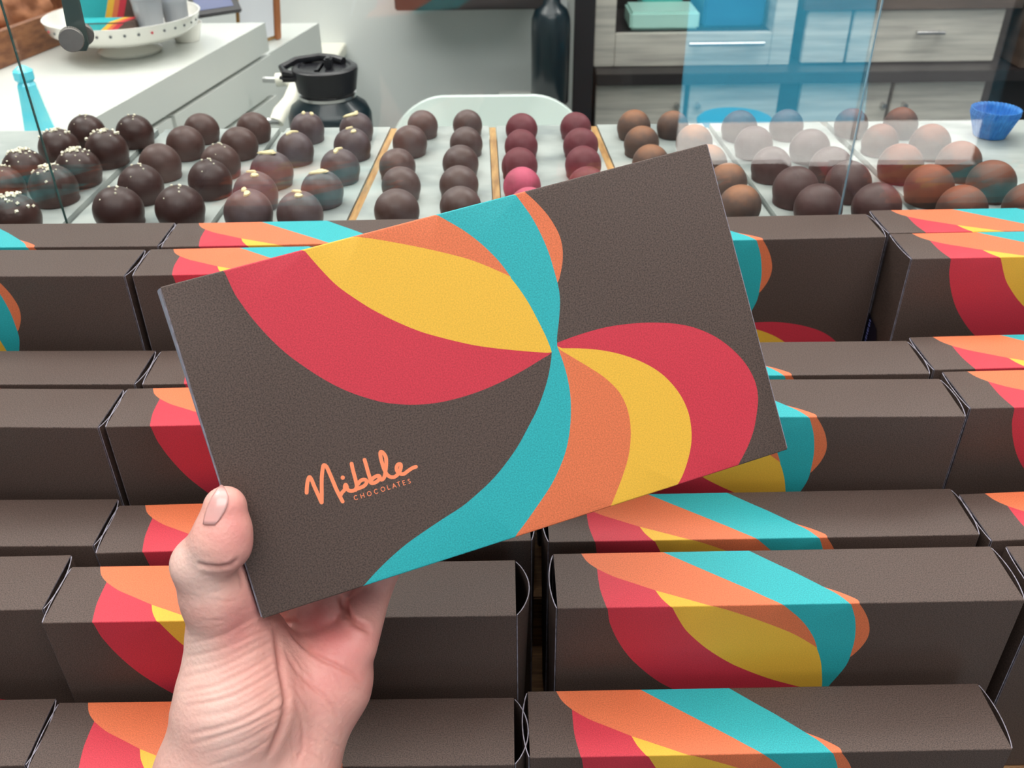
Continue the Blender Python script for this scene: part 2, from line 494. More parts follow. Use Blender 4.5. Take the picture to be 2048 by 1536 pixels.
# perimeter of the sleeve: sheet v -> (depth y, height z); front-top fold at v=0, rear-top at -T, front-bottom at H, rear-bottom at H+T
def fold_profile():
    """list of (v, y, z) around the tube, with small rounded folds. y=0 is the front face, z=0 the top."""
    pr = []
    r = FR
    cs = [(-T, (T, 0)), (0, (0, 0)), (H, (0, -H)), (VB, (T, -H))]
    dirs = [((0, 1), (-1, 0)), ((-1, 0), (0, -1)), ((0, -1), (1, 0)), ((1, 0), (0, 1))]   # incoming, outgoing travel
    for (v, c), (di, do) in zip(cs, dirs):
        for k in range(5):
            t = k / 4
            a = Vector(c) - Vector(di) * r; b = Vector(c) + Vector(do) * r
            ang = t * PI / 2
            ctr = Vector(c) - Vector(di) * r + Vector(do) * r
            p = ctr - Vector(do) * r * math.cos(ang) + Vector(di) * r * math.sin(ang)
            pr.append((v - r + 2 * r * t, p.x, p.y))
    return pr


PROF = fold_profile()
V0, V1 = PROF[0][0], PROF[-1][0]          # -T-r .. H+T+r


def vmap(v):
    for a, b in zip(PROF, PROF[1:]):
        if v <= b[0] + 1e-9:
            t = 0 if b[0] == a[0] else (v - a[0]) / (b[0] - a[0])
            t = min(max(t, 0), 1)
            return (a[1] + (b[1] - a[1]) * t, a[2] + (b[2] - a[2]) * t)
    return PROF[-1][1:]


NV, NY = 0, 0


def make_sleeve():
    vs, es = [], []

    def addline(pts, closed=False):
        i0 = len(vs)
        for p in pts: vs.append(Vector((min(max(p[0], 0), L), min(max(p[1], V0), V1))) * 100)
        for i in range(len(pts) - 1): es.append((i0 + i, i0 + i + 1))
        if closed: es.append((i0 + len(pts) - 1, i0))
    addline([(0, V0), (L, V0), (L, V1), (0, V1)], True)
    for l in LINES: addline(l)
    for v, y, z in PROF[1:-1]: addline([(0, v), (L, v)])
    ov, oe, of, *_ = delaunay_2d_cdt(vs, es, [], 0, 1e-4)
    names = ['brown', 'red', 'yellow', 'orange', 'teal', 'edge', 'flap']
    verts, faces, mi = [], [], []
    for p in ov:
        u, v = p[0] / 100, p[1] / 100
        y, z = vmap(v); verts.append((u, y, z))
    bb = [(min(q[0] for q in pl), max(q[0] for q in pl), min(q[1] for q in pl), max(q[1] for q in pl)) for _, pl in REG]
    for f in of:
        cx = sum(ov[i][0] for i in f) / len(f) / 100; cy = sum(ov[i][1] for i in f) / len(f) / 100
        k = 'brown'
        for (nm, pl), b in zip(REG, bb):
            if b[0] <= cx <= b[1] and b[2] <= cy <= b[3] and inside((cx, cy), pl): k = nm; break
        faces.append(tuple(f)); mi.append(names.index(k))
    # rear panel, cut edges and dark lining
    n0 = len(verts)
    P = [(y, z) for v, y, z in PROF]
    cy_, cz_ = T / 2, -H / 2
    th = .0007
    inner = []
    for y, z in P:
        inner.append((y + (th if y < cy_ else -th), z + (th if z < cz_ else -th)))
    np_ = len(P)
    for x in (0, L):
        for y, z in P: verts.append((x, y, z))
        for y, z in inner: verts.append((x, y, z))
    o0, i0, o1, i1 = n0, n0 + np_, n0 + 2 * np_, n0 + 3 * np_
    faces.append((o0 + np_ - 1, o0, o1, o1 + np_ - 1)); mi.append(0)          # back panel
    for k in range(np_):
        k2 = (k + 1) % np_
        faces.append((o0 + k, o0 + k2, i0 + k2, i0 + k)); mi.append(5)
        faces.append((o1 + k2, o1 + k, i1 + k, i1 + k2)); mi.append(5)
        faces.append((i0 + k, i0 + k2, i1 + k2, i1 + k)); mi.append(6)
    me = bpy.data.meshes.new('sleeve'); me.from_pydata(verts, [], faces)
    for p, k in zip(me.polygons, mi): p.material_index = k
    for nme in names: me.materials.append(M[nme])
    bm = bmesh.new(); bm.from_mesh(me)
    bmesh.ops.remove_doubles(bm, verts=bm.verts, dist=1e-6)
    bmesh.ops.recalc_face_normals(bm, faces=bm.faces)
    bm.to_mesh(me); bm.free()
    smooth(me, 40)
    return me


def ribbon(bm, pts, wd, z, caps=8):
    """stroke of width wd along 2-D points; bm is a list that collects flat polygons"""
    pts = [Vector(p) for p in pts]
    for i, (a, b) in enumerate(zip(pts, pts[1:])):
        d = b - a
        if d.length < 1e-9: continue
        d.normalize(); n = Vector((-d.y, d.x)) * wd / 2
        bm.append([a + n, a - n, b - n, b + n])
    for p in (pts if wd > .001 else (pts[0], pts[-1])):
        bm.append([p + Vector((math.cos(2 * PI * k / caps), math.sin(2 * PI * k / caps))) * wd / 2 for k in range(caps)])


def flat_union(polys, z, name, m):
    """one clean flat mesh covering the union of overlapping polygons"""
    vs, fs = [], []
    for p in polys:
        i0 = len(vs); vs += [Vector(c) * 1000 for c in p]; fs.append(list(range(i0, i0 + len(p))))
    ov, oe, of, *_ = delaunay_2d_cdt(vs, [], fs, 0, 1e-4)
    bb = [(min(vs[i].x for i in f), max(vs[i].x for i in f), min(vs[i].y for i in f), max(vs[i].y for i in f), [tuple(vs[i]) for i in f]) for f in fs]
    keep = []
    for f in of:
        cx = sum(ov[i][0] for i in f) / len(f); cy = sum(ov[i][1] for i in f) / len(f)
        if any(b[0] <= cx <= b[1] and b[2] <= cy <= b[3] and inside((cx, cy), b[4]) for b in bb): keep.append(f)
    of = keep
    me = bpy.data.meshes.new(name)
    me.from_pydata([tuple(z(Vector(v) / 1000)) for v in ov], [], [tuple(f) for f in of])
    me.materials.append(m)
    return me


def make_logo():
    bm = []

    def cv(p):
        u, v = uv_of(p[0] / 6.4 + 560, p[1] / 6.4 + 860); return Vector((u * L, -v * H))
    Z = lambda p: Vector((p.x, -.00006, p.y))
    S = [
        [(358, 800), (362, 720), (372, 650), (392, 600), (420, 632), (455, 715), (500, 815), (550, 925)],
        [(552, 925), (552, 800), (550, 700), (552, 590), (562, 500), (575, 448), (612, 470), (655, 560), (700, 665), (750, 780), (820, 912)],
        [(788, 845), (810, 800), (845, 760), (848, 715), (858, 697), (872, 720), (880, 755), (910, 775), (950, 775), (985, 755), (1000, 720)],
        [(932, 428), (950, 510), (975, 600), (995, 680), (1000, 735), (985, 765)],
        [(990, 755), (1040, 738), (1090, 715), (1125, 675), (1122, 645), (1095, 632), (1050, 645), (1015, 690)],
        [(1098, 378), (1120, 450), (1145, 540), (1170, 620), (1180, 670), (1210, 678), (1260, 655), (1295, 615), (1285, 585), (1245, 590), (1200, 620), (1178, 655)],
        [(1285, 605), (1310, 632), (1335, 625), (1355, 590), (1368, 520), (1376, 430), (1370, 345), (1335, 290), (1305, 278), (1300, 320), (1320, 410), (1350, 500), (1385, 565), (1430, 597), (1480, 598), (1525, 565), (1552, 520), (1565, 470), (1558, 435), (1525, 440), (1508, 480), (1518, 525), (1550, 555), (1600, 560), (1650, 525), (1710, 485), (1757, 468)],
    ]
    wd = (cv((358, 800)) - cv((358 + 50, 800))).length
    for s in S: ribbon(bm, [tuple(cv(p)) for p in spline(s, 5)], wd, Z, 12)
    c0 = cv((820, 607))
    bm.append([c0 + Vector((math.cos(a * PI / 8), math.sin(a * PI / 8))) * wd * .56 for a in range(16)])
    # CHOCOLATES
    arc = lambda a0, a1, n=10: [(.5 + .5 * math.cos(math.radians(a0 + (a1 - a0) * k / n)), .5 + .5 * math.sin(math.radians(a0 + (a1 - a0) * k / n))) for k in range(n + 1)]
    G = {'C': [arc(50, 310, 12)], 'O': [arc(0, 360, 18)], 'H': [[(.05, 0), (.05, 1)], [(.85, 0), (.85, 1)], [(.05, .52), (.85, .52)]],
         'L': [[(.15, 1), (.15, 0), (.7, 0)]], 'A': [[(0, 0), (.45, 1), (.9, 0)], [(.2, .38), (.7, .38)]], 'T': [[(.05, 1), (.8, 1)], [(.42, 1), (.42, 0)]],
         'E': [[(.7, 1), (.15, 1), (.15, 0), (.7, 0)], [(.15, .53), (.62, .53)]],
         'S': [[(.68, .86), (.5, 1), (.28, .95), (.2, .76), (.34, .58), (.56, .46), (.7, .28), (.6, .06), (.38, 0), (.18, .12)]]}
    cen = [(990, 862), (1073, 838), (1158, 812), (1248, 783), (1333, 755), (1410, 728), (1478, 710), (1540, 690), (1607, 672), (1672, 652)]
    ang = math.atan2(210, 682)
    ex = Vector((math.cos(ang), -math.sin(ang))); ey = Vector((-math.sin(ang), -math.cos(ang)))
    for ch, c in zip('CHOCOLATES', cen):
        for st in G[ch]:
            pts = []
            for gx, gy in st:
                q = Vector(c) + ex * (gx - .45) * 50 + ey * (gy - .5) * 56
                pts.append(tuple(cv(q)))
            for a, b in zip(pts, pts[1:]): ribbon(bm, [a, b], wd * .17, Z, 6)
    return flat_union(bm, Z, 'logo_lettering', M['logo'])


def end_flap_mesh(bulge, mname='flap', out=1):
    """curved closing flap: bows outward at mid thickness, more at the top; thin card with a pale cut edge"""
    bm = bmesh.new(); n, m_ = 12, 5; th = .0005
    g = {}
    for s in (0, 1):
        for j in range(m_ + 1):
            z = -.0004 - j / m_ * (H - .001)
            k = bulge * (1 - .75 * j / m_)
            for i in range(n + 1):
                t = i / n
                x = .0002 + k * (math.sin(PI * t) ** .8) + (0 if s == 0 else th)
                g[s, j, i] = bm.verts.new((x * out, .0009 + t * (T - .0018), z))
    fs = []
    for j in range(m_):
        for i in range(n):
            fs.append(bm.faces.new((g[0, j, i], g[0, j, i + 1], g[0, j + 1, i + 1], g[0, j + 1, i])))
            fs.append(bm.faces.new((g[1, j, i], g[1, j + 1, i], g[1, j + 1, i + 1], g[1, j, i + 1])))
    rim = []
    for i in range(n):
        rim.append(bm.faces.new((g[0, 0, i], g[1, 0, i], g[1, 0, i + 1], g[0, 0, i + 1])))
        rim.append(bm.faces.new((g[0, m_, i], g[0, m_, i + 1], g[1, m_, i + 1], g[1, m_, i])))
    for j in range(m_):
        rim.append(bm.faces.new((g[0, j, 0], g[0, j + 1, 0], g[1, j + 1, 0], g[1, j, 0])))
        rim.append(bm.faces.new((g[0, j, n], g[1, j, n], g[1, j + 1, n], g[0, j + 1, n])))
    for f in rim: f.material_index = 1
    bmesh.ops.recalc_face_normals(bm, faces=bm.faces)
    me = bpy.data.meshes.new('end_flap'); bm.to_mesh(me); bm.free()
    me.materials.append(M[mname]); me.materials.append(M['edge'])
    return smooth(me, 50)


def inner_mesh():
    bm = bmesh.new()
    box(bm, .0015, .0020, .001, T - .001, -H + .001, -.003)
    me = bpy.data.meshes.new('inner_end'); bm.to_mesh(me); bm.free(); me.materials.append(M['flap']); return me


ME_SL = make_sleeve(); ME_LOGO = make_logo(); ME_IN = inner_mesh()
FL_L1 = end_flap_mesh(.0010, out=-1); FL_R = end_flap_mesh(.0024); FL_R5 = end_flap_mesh(.0062); FL_L2 = end_flap_mesh(.0026, out=-1)
FL_HELD = end_flap_mesh(.0034, 'liner', out=-1)


def carton(label, group, fl=FL_L1, fr=FL_R, name='chocolate_box'):
    r = empty(name, (0, 0, 0), label, 'box', group)
    link('sleeve', ME_SL, r); link('logo_lettering', ME_LOGO, r); link('inner_end', ME_IN, r); link('inner_end', ME_IN, r).location.x = L - .0035
    a = link('end_flap', fl, r); b = link('end_flap', fr, r); b.location.x = L
    return r


BX = {'R8c0':(-0.4433,0.2491,-0.3740,0.0142),'R8c1':(-0.2208,0.2498,-0.3714,0.0002),'R8c2':(0.0063,0.2533,-0.3741,0.0079),'R7c0':(-0.4430,0.2998,-0.3273,0.0152),'R7c1':(-0.2193,0.2947,-0.3267,0.0058),'R7c2':(0.0202,0.3001,-0.3258,0.0087),'R7c3':(.2485,.3020,-.3265,.012),'R6c0':(-0.4352,0.3477,-0.3275,-0.0086),'R6c1':(-0.2112,0.3404,-0.3282,0.0254),'R6c2':(0.0181,0.3447,-0.3281,0.0096),'R6c3':(0.2428,0.3421,-0.3278,0.0500),'R5c0':(-0.4384,0.3976,-0.2838,-0.0310),'R5c1':(-0.2142,0.3914,-0.2842,0.0170),'R5c2':(0.0189,0.3954,-0.2841,-0.0142),'R5c3':(0.2450,0.3994,-0.2844,0.0226),'R4c0':(-0.4332,0.4356,-0.2851,-0.0160),'R4c1':(-0.2079,0.4316,-0.2846,0.0170),'R4c2':(0.0160,0.4341,-0.2849,-0.0015),'R4c3':(0.2406,0.4377,-0.2846,0.0290),'R3c0':(-0.4495,0.4943,-0.2459,-0.0200),'R3c1':(-0.2241,0.4902,-0.2459,0.0207),'R3c3':(0.2421,0.5010,-0.2457,0.0200),'R2c0':(-0.4427,0.5330,-0.2459,-0.0086),'R2c1':(-0.2192,0.5298,-0.2458,0.0207),'R2c2':(0.0170,0.5275,-0.2466,0.0240),'R2c3':(0.2415,0.5385,-0.2468,0.0150)}
TIER = {'R8': ('lowest step', 'only row'), 'R7': ('second step up', 'front row'), 'R6': ('second step up', 'back row'),
        'R5': ('third step up', 'front row'), 'R4': ('third step up', 'back row'), 'R3': ('top step', 'front row'), 'R2': ('top step', 'back row')}
COLN = {'c0': 'leftmost column', 'c1': 'second column', 'c2': 'third column', 'c3': 'rightmost column'}
TZ = {'8': -.5035, '7': -.4572, '6': -.4572, '5': -.4155, '4': -.4155, '3': -.3768, '2': -.3768}
for k, (x, y, z, yaw) in BX.items():
    st, rw = TIER[k[:2]]
    fr, fl = FL_R, FL_L1
    if k in ('R7c1', 'R8c1'): fr = FL_R5
    if k[2:] in ('c2', 'c3') and k[1] in '678': fl = FL_L2
    if k[2:] == 'c3': fl = FL_L1
    o = carton('standing swirl-printed box, %s, %s, %s' % (st, rw, COLN[k[2:]]), 'swirl-printed boxes on the stepped stand', fl, fr)
    o.location = (x, y, TZ[k[1]] + H + .0006 + EYE.z); o.rotation_euler = (0, 0, yaw)
    if k == 'R3c3':
        # navy round-cornered seal with an oval emblem on the left end
        bm = bmesh.new()
        xx = -.00230
        pts = [(.006, -.066), (.0255, -.066), (.0255, -.118), (.006, -.118)]
        P2 = [(.0345, -.056), (.0345, -.125), (.015, -.125), (.015, -.068), (.019, -.060)]
        bm.faces.new([bm.verts.new((xx, a, b)) for a, b in P2])
        s_ = fin('end_seal', bm, M['seal'], o, sm=False)
        bm = []
        Zs = lambda p: Vector((xx - .0001, p.x, p.y))
        ov = [(.0215 + .0042 * math.cos(a * PI / 10), -.096 + .008 * math.sin(a * PI / 10)) for a in range(21)]
        ribbon(bm, ov, .0012, Zs)
        yy = -.060
        while yy > -.12:
            h_ = rnd.uniform(.0008, .0018)
            ribbon(bm, [(.0295, yy), (.0315, yy)], h_, Zs, 5); yy -= h_ + .0008
        link('seal_lettering', flat_union(bm, Zs, 'seal_lettering', M['sealink']), s_)

# stepped wooden stand
st = empty('stepped_stand', (0, 0, 0), 'brown wooden stepped stand carrying the rows of printed boxes', 'stand')
Zt = EYE.z
steps = [(.235, .292, TZ['8']), (.2925, .3903, TZ['7']), (.3905, .4840, TZ['5']), (.4842, .5795, TZ['3'])]
for y0, y1, z in steps:
    boxo('step', (-.50, y0, Zt + z - .018), (.50, y1, Zt + z), M['wood'], st, .001)
    boxo('riser', (-.50, y0 + .001, Zt - .62), (.50, y0 + .012, Zt + z - .018), M['wood'], st, 0)
ct = empty('display_table', (0, 0, 0), 'dark table under the stepped stand', 'table')
boxo('table_top', (-.9, .18, Zt - .65), (.9, .5798, Zt - .62), M['wood'], ct)
for sx in (-.86, .86):
    for sy in (.21, .53): boxo('leg', (sx - .025, sy - .025, 0), (sx + .025, sy + .025, Zt - .65), M['wood'], ct)

# ------------------------------------------------------------------ held carton
tv = Vector((-.12970052, -.03585577, .33882957)); av = Vector((.94786532, -.2800802, .15200793)); bv = Vector((.27789658, .95810348, .06936293))
av.normalize(); bv = (bv - av * bv.dot(av)).normalized()
nv = av.cross(bv)                              # points away from the camera


def c2w(v): return RIGHT * v[0] - UP * v[1] + _fwd * v[2]


hb = carton('brown printed box held up in the hand, swirl design and orange lettering facing front', None, FL_HELD, FL_R)
Mh = Matrix((c2w(av), c2w(nv), -c2w(bv))).transposed().to_4x4()
hb.matrix_world = Matrix.Translation(EYE + c2w(tv)) @ Mh

# ------------------------------------------------------------------ glass guard
GY = .581
gg = empty('glass_guard', (0, 0, 0), 'clear upright glass guard in front of the truffles, panes meeting edge to edge', 'glass')
xl = at_y(45, 160, GY).x; xr = at_y(1735, 160, GY).x
for x0, x1 in ((-1.2, xl - .0008), (xl + .0008, xr - .0008), (xr + .0008, 1.2)):
    o = boxo('pane', (x0, GY, Zt - .60), (x1, GY + .005, Zt + .25), [M['glass']], gg, 0)
for x in (xl, xr):
    boxo('pane_edge', (x - .0004, GY + .0012, Zt - .60), (x + .0004, GY + .0028, Zt + .25), M['glassedge'] if x < 0 else M['glassedge2'], gg, 0)
kc = at_y(150, 74, GY - .012)
RX = Matrix.Rotation(PI / 2, 4, 'X')
KR = Matrix.Rotation(.35, 4, 'Z') @ RX


def knob(c, r, ln):
    bm = bmesh.new(); seg = 72; rings = []
    for j, (rr, z) in enumerate([(r * .93, 0), (r, .0006), (r, ln - .0006), (r * .95, ln)]):
        ring = []
        for i in range(seg):
            a = 2 * PI * i / seg
            q = rr * (1 + (.035 if i % 2 and 0 < j < 3 else 0))
            ring.append(bm.verts.new(KR @ Vector((q * math.cos(a), q * math.sin(a), z)) + c))
        rings.append(ring)
    for a, b in zip(rings, rings[1:]):
        for i in range(seg): bm.faces.new((a[i], a[(i + 1) % seg], b[(i + 1) % seg], b[i]))
    bm.faces.new(rings[0][::-1]); bm.faces.new(rings[-1])
    return bm


fin('knob', knob(at_y(143, 76, GY - .004), .0068, .0065), M['gun'], gg, ang=25)
fin('knob', knob(at_y(166, 66, GY + .014), .0062, .0065), M['gun'], gg, ang=25)
bm = bmesh.new()
a, b = at_y(128, -60, GY + .006), at_y(160, 88, GY + .006)
pts = [(a.x - .0048, a.z), (a.x + .0048, a.z), (b.x + .0054, b.z), (b.x + .003, b.z - .004), (b.x - .004, b.z - .004), (b.x - .0058, b.z)]
lo = [bm.verts.new((x, GY + .0052, z)) for x, z in pts]; hi = [bm.verts.new((x, GY + .0072, z)) for x, z in pts]
bm.faces.new(lo); bm.faces.new(hi[::-1])
for i in range(len(pts)): bm.faces.new((lo[i], lo[i - 1], hi[i - 1], hi[i]))
fin('clamp_arm', bm, M['strap'], gg)

# ------------------------------------------------------------------ truffle counter, slabs and dividers
ZS = Zt - .268                                  # slab surface
YC0, YC1 = .592, .828
cc = empty('truffle_counter', (0, 0, 0), 'white counter behind the glass carrying the truffle slabs', 'counter')
boxo('counter_top', (-1.1, .588, ZS - .045), (1.1, YC1 + .012, ZS - .0125), M['cream'], cc)
boxo('cabinet_body', (-1.08, .60, 0), (1.08, YC1, ZS - .045), M['white'], cc)


def bline(p, q):
    a, b = at_z(*p, ZS), at_z(*q, ZS)
    f = lambda y: a.x + (b.x - a.x) * (y - a.y) / (b.y - a.y)
    return f


BL = [((260, 322), (140, 441)), ((560, 265), (434, 441)), ((781, 270), (702, 441)), ((986, 270), (993, 393)), ((1195, 270), (1222, 335)), ((1425, 265), (1542, 429)), ((1668, 265), (1827, 421))]
fx = [bline(*b) for b in BL]
XE = lambda y: .47
fs = [lambda y: -.52] + fx + [XE]
sl_names = ['pale marble slab under the salt-topped truffles at far left', 'pale marble slab under the plain brown truffles', 'pale marble slab under the truffles with cream flakes',
            'grey marble slab left of the central oak divider', 'grey marble slab under the red truffles', 'marble slab under the caramel-dusted truffles', 'marble slab under the plum brown truffles', 'marble slab at far right under the rust-dusted truffles']
for i in range(8):
    a, b = fs[i], fs[i + 1]; g0 = .0035 if i else 0; g1 = .0035 if i < 7 else 0
    bm = bmesh.new()
    prism(bm, [(a(YC0) + g0, YC0), (b(YC0) - g1, YC0), (b(YC1) - g1, YC1), (a(YC1) + g0, YC1)], ZS - .012, ZS)
    o = fin('marble_slab', bm, M['marble'], bevel=.0008)
    tag(o, sl_names[i], 'slab', 'marble slabs on the truffle counter')
dv = ['divider strip beside the salt-topped truffles', 'divider strip left of the cream-flaked truffles', 'golden oak divider strip right of the cream-flaked truffles', 'golden oak divider strip left of the red truffles',
      'golden oak divider strip right of the red truffles', 'divider strip right of the caramel-dusted truffles', 'divider strip left of the rust-dusted truffles']
for i, f in enumerate(fx):
    g = .0029 if i in (2, 3, 4) else .0022
    bm = bmesh.new()
    prism(bm, [(f(YC0) - g, YC0), (f(YC0) + g, YC0), (f(YC1) + g, YC1), (f(YC1) - g, YC1)], ZS - .012, ZS - (.0015 if i in (2, 3, 4) else .004))
    o = fin('divider_strip', bm, M['oak'] if i in (2, 3, 4) else M['marble'], bevel=.0004)
    tag(o, dv[i], 'strip', 'divider strips between the marble slabs')

# ------------------------------------------------------------------ truffles
def truffle_mesh(seed):
    """domed shell with a slightly spread foot, height 1.62 r"""
    rr = random.Random(seed)
    bm = bmesh.new()
    foot = rr.uniform(.0, .07)
    prof = [(.74 + foot, 0), (.86 + foot, .02), (.88 + foot * .8, .08), (.91 + foot * .2, .20)]
    for k in range(0, 15):
        a = -.33 + (PI / 2 + .33) * k / 14
        prof.append((max(math.cos(a), 1e-4) * 1.0, .62 + math.sin(a) * 1.0))
    prof[-1] = (0.02, 1.62)
    rings = lathe(bm, prof, seg=32)
    ph = rr.uniform(0, 6.28)
    for v in bm.verts:
        a = math.atan2(v.co.y, v.co.x)
        k = 1 + .018 * math.sin(2 * a + ph) + .012 * math.sin(3 * a + 2 * ph)
        v.co.x *= k; v.co.y *= k
    bmesh.ops.recalc_face_normals(bm, faces=bm.faces)
    me = bpy.data.meshes.new('truffle'); bm.to_mesh(me); bm.free()
    return smooth(me, 60)


def crumbs(seed, n, spread, size, m):
    rr = random.Random(seed); bm = bmesh.new()
    for _ in range(n):
        a = rr.uniform(0, 2 * PI); t = abs(rr.gauss(0, spread))
        d = Vector((math.sin(t) * math.cos(a), math.sin(t) * math.sin(a), math.cos(t)))
        s = rr.uniform(.4, 1) * size
        mt = Matrix.Translation(d * (1.0 + s * .2) + Vector((0, 0, .62))) @ Matrix.Rotation(rr.uniform(0, 3), 4, Vector((rr.random(), rr.random(), 1)).normalized())
        box(bm, -s / 2, s / 2, -s / 2, s * .4, -s * .45, s / 2, mt)
    bmesh.ops.recalc_face_normals(bm, faces=bm.faces)
    me = bpy.data.meshes.new('salt_flakes'); bm.to_mesh(me); bm.free(); me.materials.append(m); return me


def flake(seed, big=False):
    rr = random.Random(seed); bm = bmesh.new()
    a0 = rr.uniform(-2.6, -.4); t0 = rr.uniform(.08, .38)
    for q in range(2):
        t = t0 * (1 if q else -.3); d = Vector((math.sin(t) * math.cos(a0), math.sin(t) * math.sin(a0), math.cos(t)))
        rot = d.to_track_quat('Z', 'Y').to_matrix().to_4x4()
        l_, w_ = (.26, .12) if q == 0 else (.2, .13)
        if big and q: l_, w_ = .5, .15
        an = rr.uniform(0, 3); mt = Matrix.Translation(d * .985 + Vector((0, 0, .62))) @ rot @ Matrix.Rotation(an, 4, 'Z')
        ring = [Vector((l_ * math.cos(k * PI / 4), w_ * math.sin(k * PI / 4) * (1 + .3 * math.cos(k * PI / 4)), 0)) for k in range(8)]
        lo = [bm.verts.new(mt @ v) for v in ring]; hi = [bm.verts.new(mt @ (v * .8 + Vector((0, 0, .07)))) for v in ring]
        bm.faces.new(hi); bm.faces.new(lo[::-1])
        for k in range(8): bm.faces.new((lo[k], lo[(k + 1) % 8], hi[(k + 1) % 8], hi[k]))
    bmesh.ops.recalc_face_normals(bm, faces=bm.faces)
    me = bpy.data.meshes.new('cream_flake'); bm.to_mesh(me); bm.free(); me.materials.append(M['almond']); return me


TM = [truffle_mesh(i) for i in range(6)]
ORD = ['rearmost', 'second from back', 'third from back', 'fourth from back', 'fifth from back']
TR = {
    'salt': ('salt-topped dark truffle', 'c_salt', 'leftmost slab', [[(5, 330, 85), (50, 296, 88), (118, 257, 78), (174, 229, 72)][::-1], [(270, 229, 73), (214, 258, 84), (157, 294, 89), (106, 326, 94), (30, 383, 100)]]),
    'plain': ('plain brown truffle', 'c_plain', 'second slab from left', [[(403, 226, 68), (371, 251, 75), (320, 286, 83), (282, 327, 89), (236, 370, 98)], [(507, 224, 68), (478, 253, 73), (441, 286, 79), (420, 317, 87), (360, 368, 97)]]),
    'flake': ('cream-flaked truffle', 'c_flake', 'third slab from left', [[(615, 224, 68), (590, 262, 75), (543, 301, 84), (511, 341, 90), (497, 376, 97)], [(713, 224, 68), (704, 255, 73), (680, 296, 79), (644, 339, 84), (600, 380, 94)]]),
    'mid': ('bloomed brown truffle', 'c_mid', 'slab left of centre divider', [[(845, 220, 62), (820, 250, 70), (795, 296, 74), (802, 332, 79), (793, 376, 90)], [(935, 219, 60), (932, 253, 67), (921, 289, 74), (918, 330, 79), (921, 371, 84)]]),
    'red': ('raspberry-red truffle', 'c_red', 'slab right of centre divider', [[(1043, 226, 63), (1042, 258, 68), (1039, 294, 74), (1044, 333, 77), (1058, 373, 82)], [(1151, 224, 63), (1161, 255, 70), (1166, 291, 74), (1174, 332, 79)]]),
    'oak': ('caramel-dusted truffle', 'c_oak', 'third slab from right', [[(1268, 219, 68), (1283, 251, 70), (1301, 288, 75)], [(1345, 221, 62), (1388, 248, 74), (1416, 288, 78), (1455, 325, 80), (1480, 368, 86)]]),
    'grey': ('plum-brown truffle', 'c_grey', 'second slab from right', [[(1479, 220, 70), (1507, 251, 74), (1542, 292, 80), (1591, 331, 92), (1636, 366, 96)], [(1573, 218, 68), (1620, 257, 78), (1661, 292, 84), (1696, 320, 92), (1753, 362, 100)]]),
    'rust': ('rust-dusted truffle', 'c_rust', 'rightmost slab', [[(1702, 216, 66), (1760, 247, 72), (1801, 286, 88), (1858, 325, 96), (1924, 364, 104)], [(1801, 214, 68), (1860, 247, 80), (1918, 281, 88), (1983, 318, 94), (2058, 362, 100)]]),
}
cnt = 0
SALT = [crumbs(i, 46 if i % 2 else 30, .38, .12, M['salt']) for i in range(4)] + [crumbs(9, 9, .5, .09, M['salt'])]
FLK = [flake(i, i % 3 == 1) for i in range(6)]
for key, (desc, mk, slab, cols) in TR.items():
    for ci, c in enumerate(cols):
        for ri, (cx, top, wpx) in enumerate(c):
            r = .5 * wpx / F * .62
            for _ in range(6):                 # centre of the dome seen at (cx, top + half its width)
                p = at_z(cx, top + .49 * wpx, ZS + r * .70)
                r = .5 * wpx / F * axial(p)
            r = min(max(r, .0132), .0172)
            cnt += 1
            me = TM[cnt % 6].copy()
            m_ = M[mk]
            if key == 'plain' and (ri > 2): m_ = M['c_plainb']
            if key == 'red' and ri >= 3 and ci == 0: m_ = M['c_pink']
            me.transform(Matrix.Diagonal((r, r, r, 1))); me.materials.append(m_)
            lab = '%s, %s, %s column, %s' % (desc, ORD[ri], ('left', 'right')[ci], slab)
            if key == 'red' and ri >= 3 and ci == 0: lab = lab.replace('raspberry-red', 'bright pink')
            o = link('truffle', me); o.location = (p.x, p.y, ZS + .0003); o.rotation_euler = (0, 0, rnd.uniform(-.5, .5))
            tag(o, lab, 'chocolate', desc.split(' with')[0] + 's on the ' + slab)
            if key == 'salt':
                q = SALT[4] if (ci, ri) in ((1, 0), (0, 0)) else SALT[cnt % 4]
                s = link('salt_flakes', q, o); s.scale = (r, r, r); s['kind'] = 'stuff'
            if key == 'plain' and ri >= 2 and (cnt % 2 or ri > 2):
                s = link('salt_flakes', SALT[4], o); s.scale = (r, r, r); s['kind'] = 'stuff'
            if key == 'flake':
                s = link('cream_flake', FLK[cnt % 6], o); s.scale = (r, r, r)

# blue paper cups, nested
base = at_z(1978, 272, ZS)
for k in range(3):
    bm = bmesh.new(); seg = 144; rings = []
    r0, r1, h = .0130, .0198, .0200
    for j in range(7):
        t = j / 6; ring = []
        for i in range(seg):
            a = 2 * PI * i / seg; rr = r0 + (r1 - r0) * t + (.0006 * (.3 + t)) * math.cos(36 * a)
            ring.append(bm.verts.new((rr * math.cos(a), rr * math.sin(a), h * t)))
        rings.append(ring)
    for a, b in zip(rings, rings[1:]):
        for i in range(seg): bm.faces.new((a[i], a[(i + 1) % seg], b[(i + 1) % seg], b[i]))
    bm.faces.new(rings[0][::-1])
    o = fin('paper_cup', bm, M['liner_blue'], ang=70)
    sd = o.modifiers.new('thickness', 'SOLIDIFY'); sd.thickness = .00025
    o.location = (base.x, base.y, ZS + .0005 + k * .0019); o.rotation_euler = (0, 0, k * .04)
    tag(o, ('blue pleated paper cup at the bottom of the nested stack', 'blue pleated paper cup in the middle of the nested stack', 'blue pleated paper cup on top of the nested stack, open inside')[k], 'paper cup', 'nested blue paper cups')

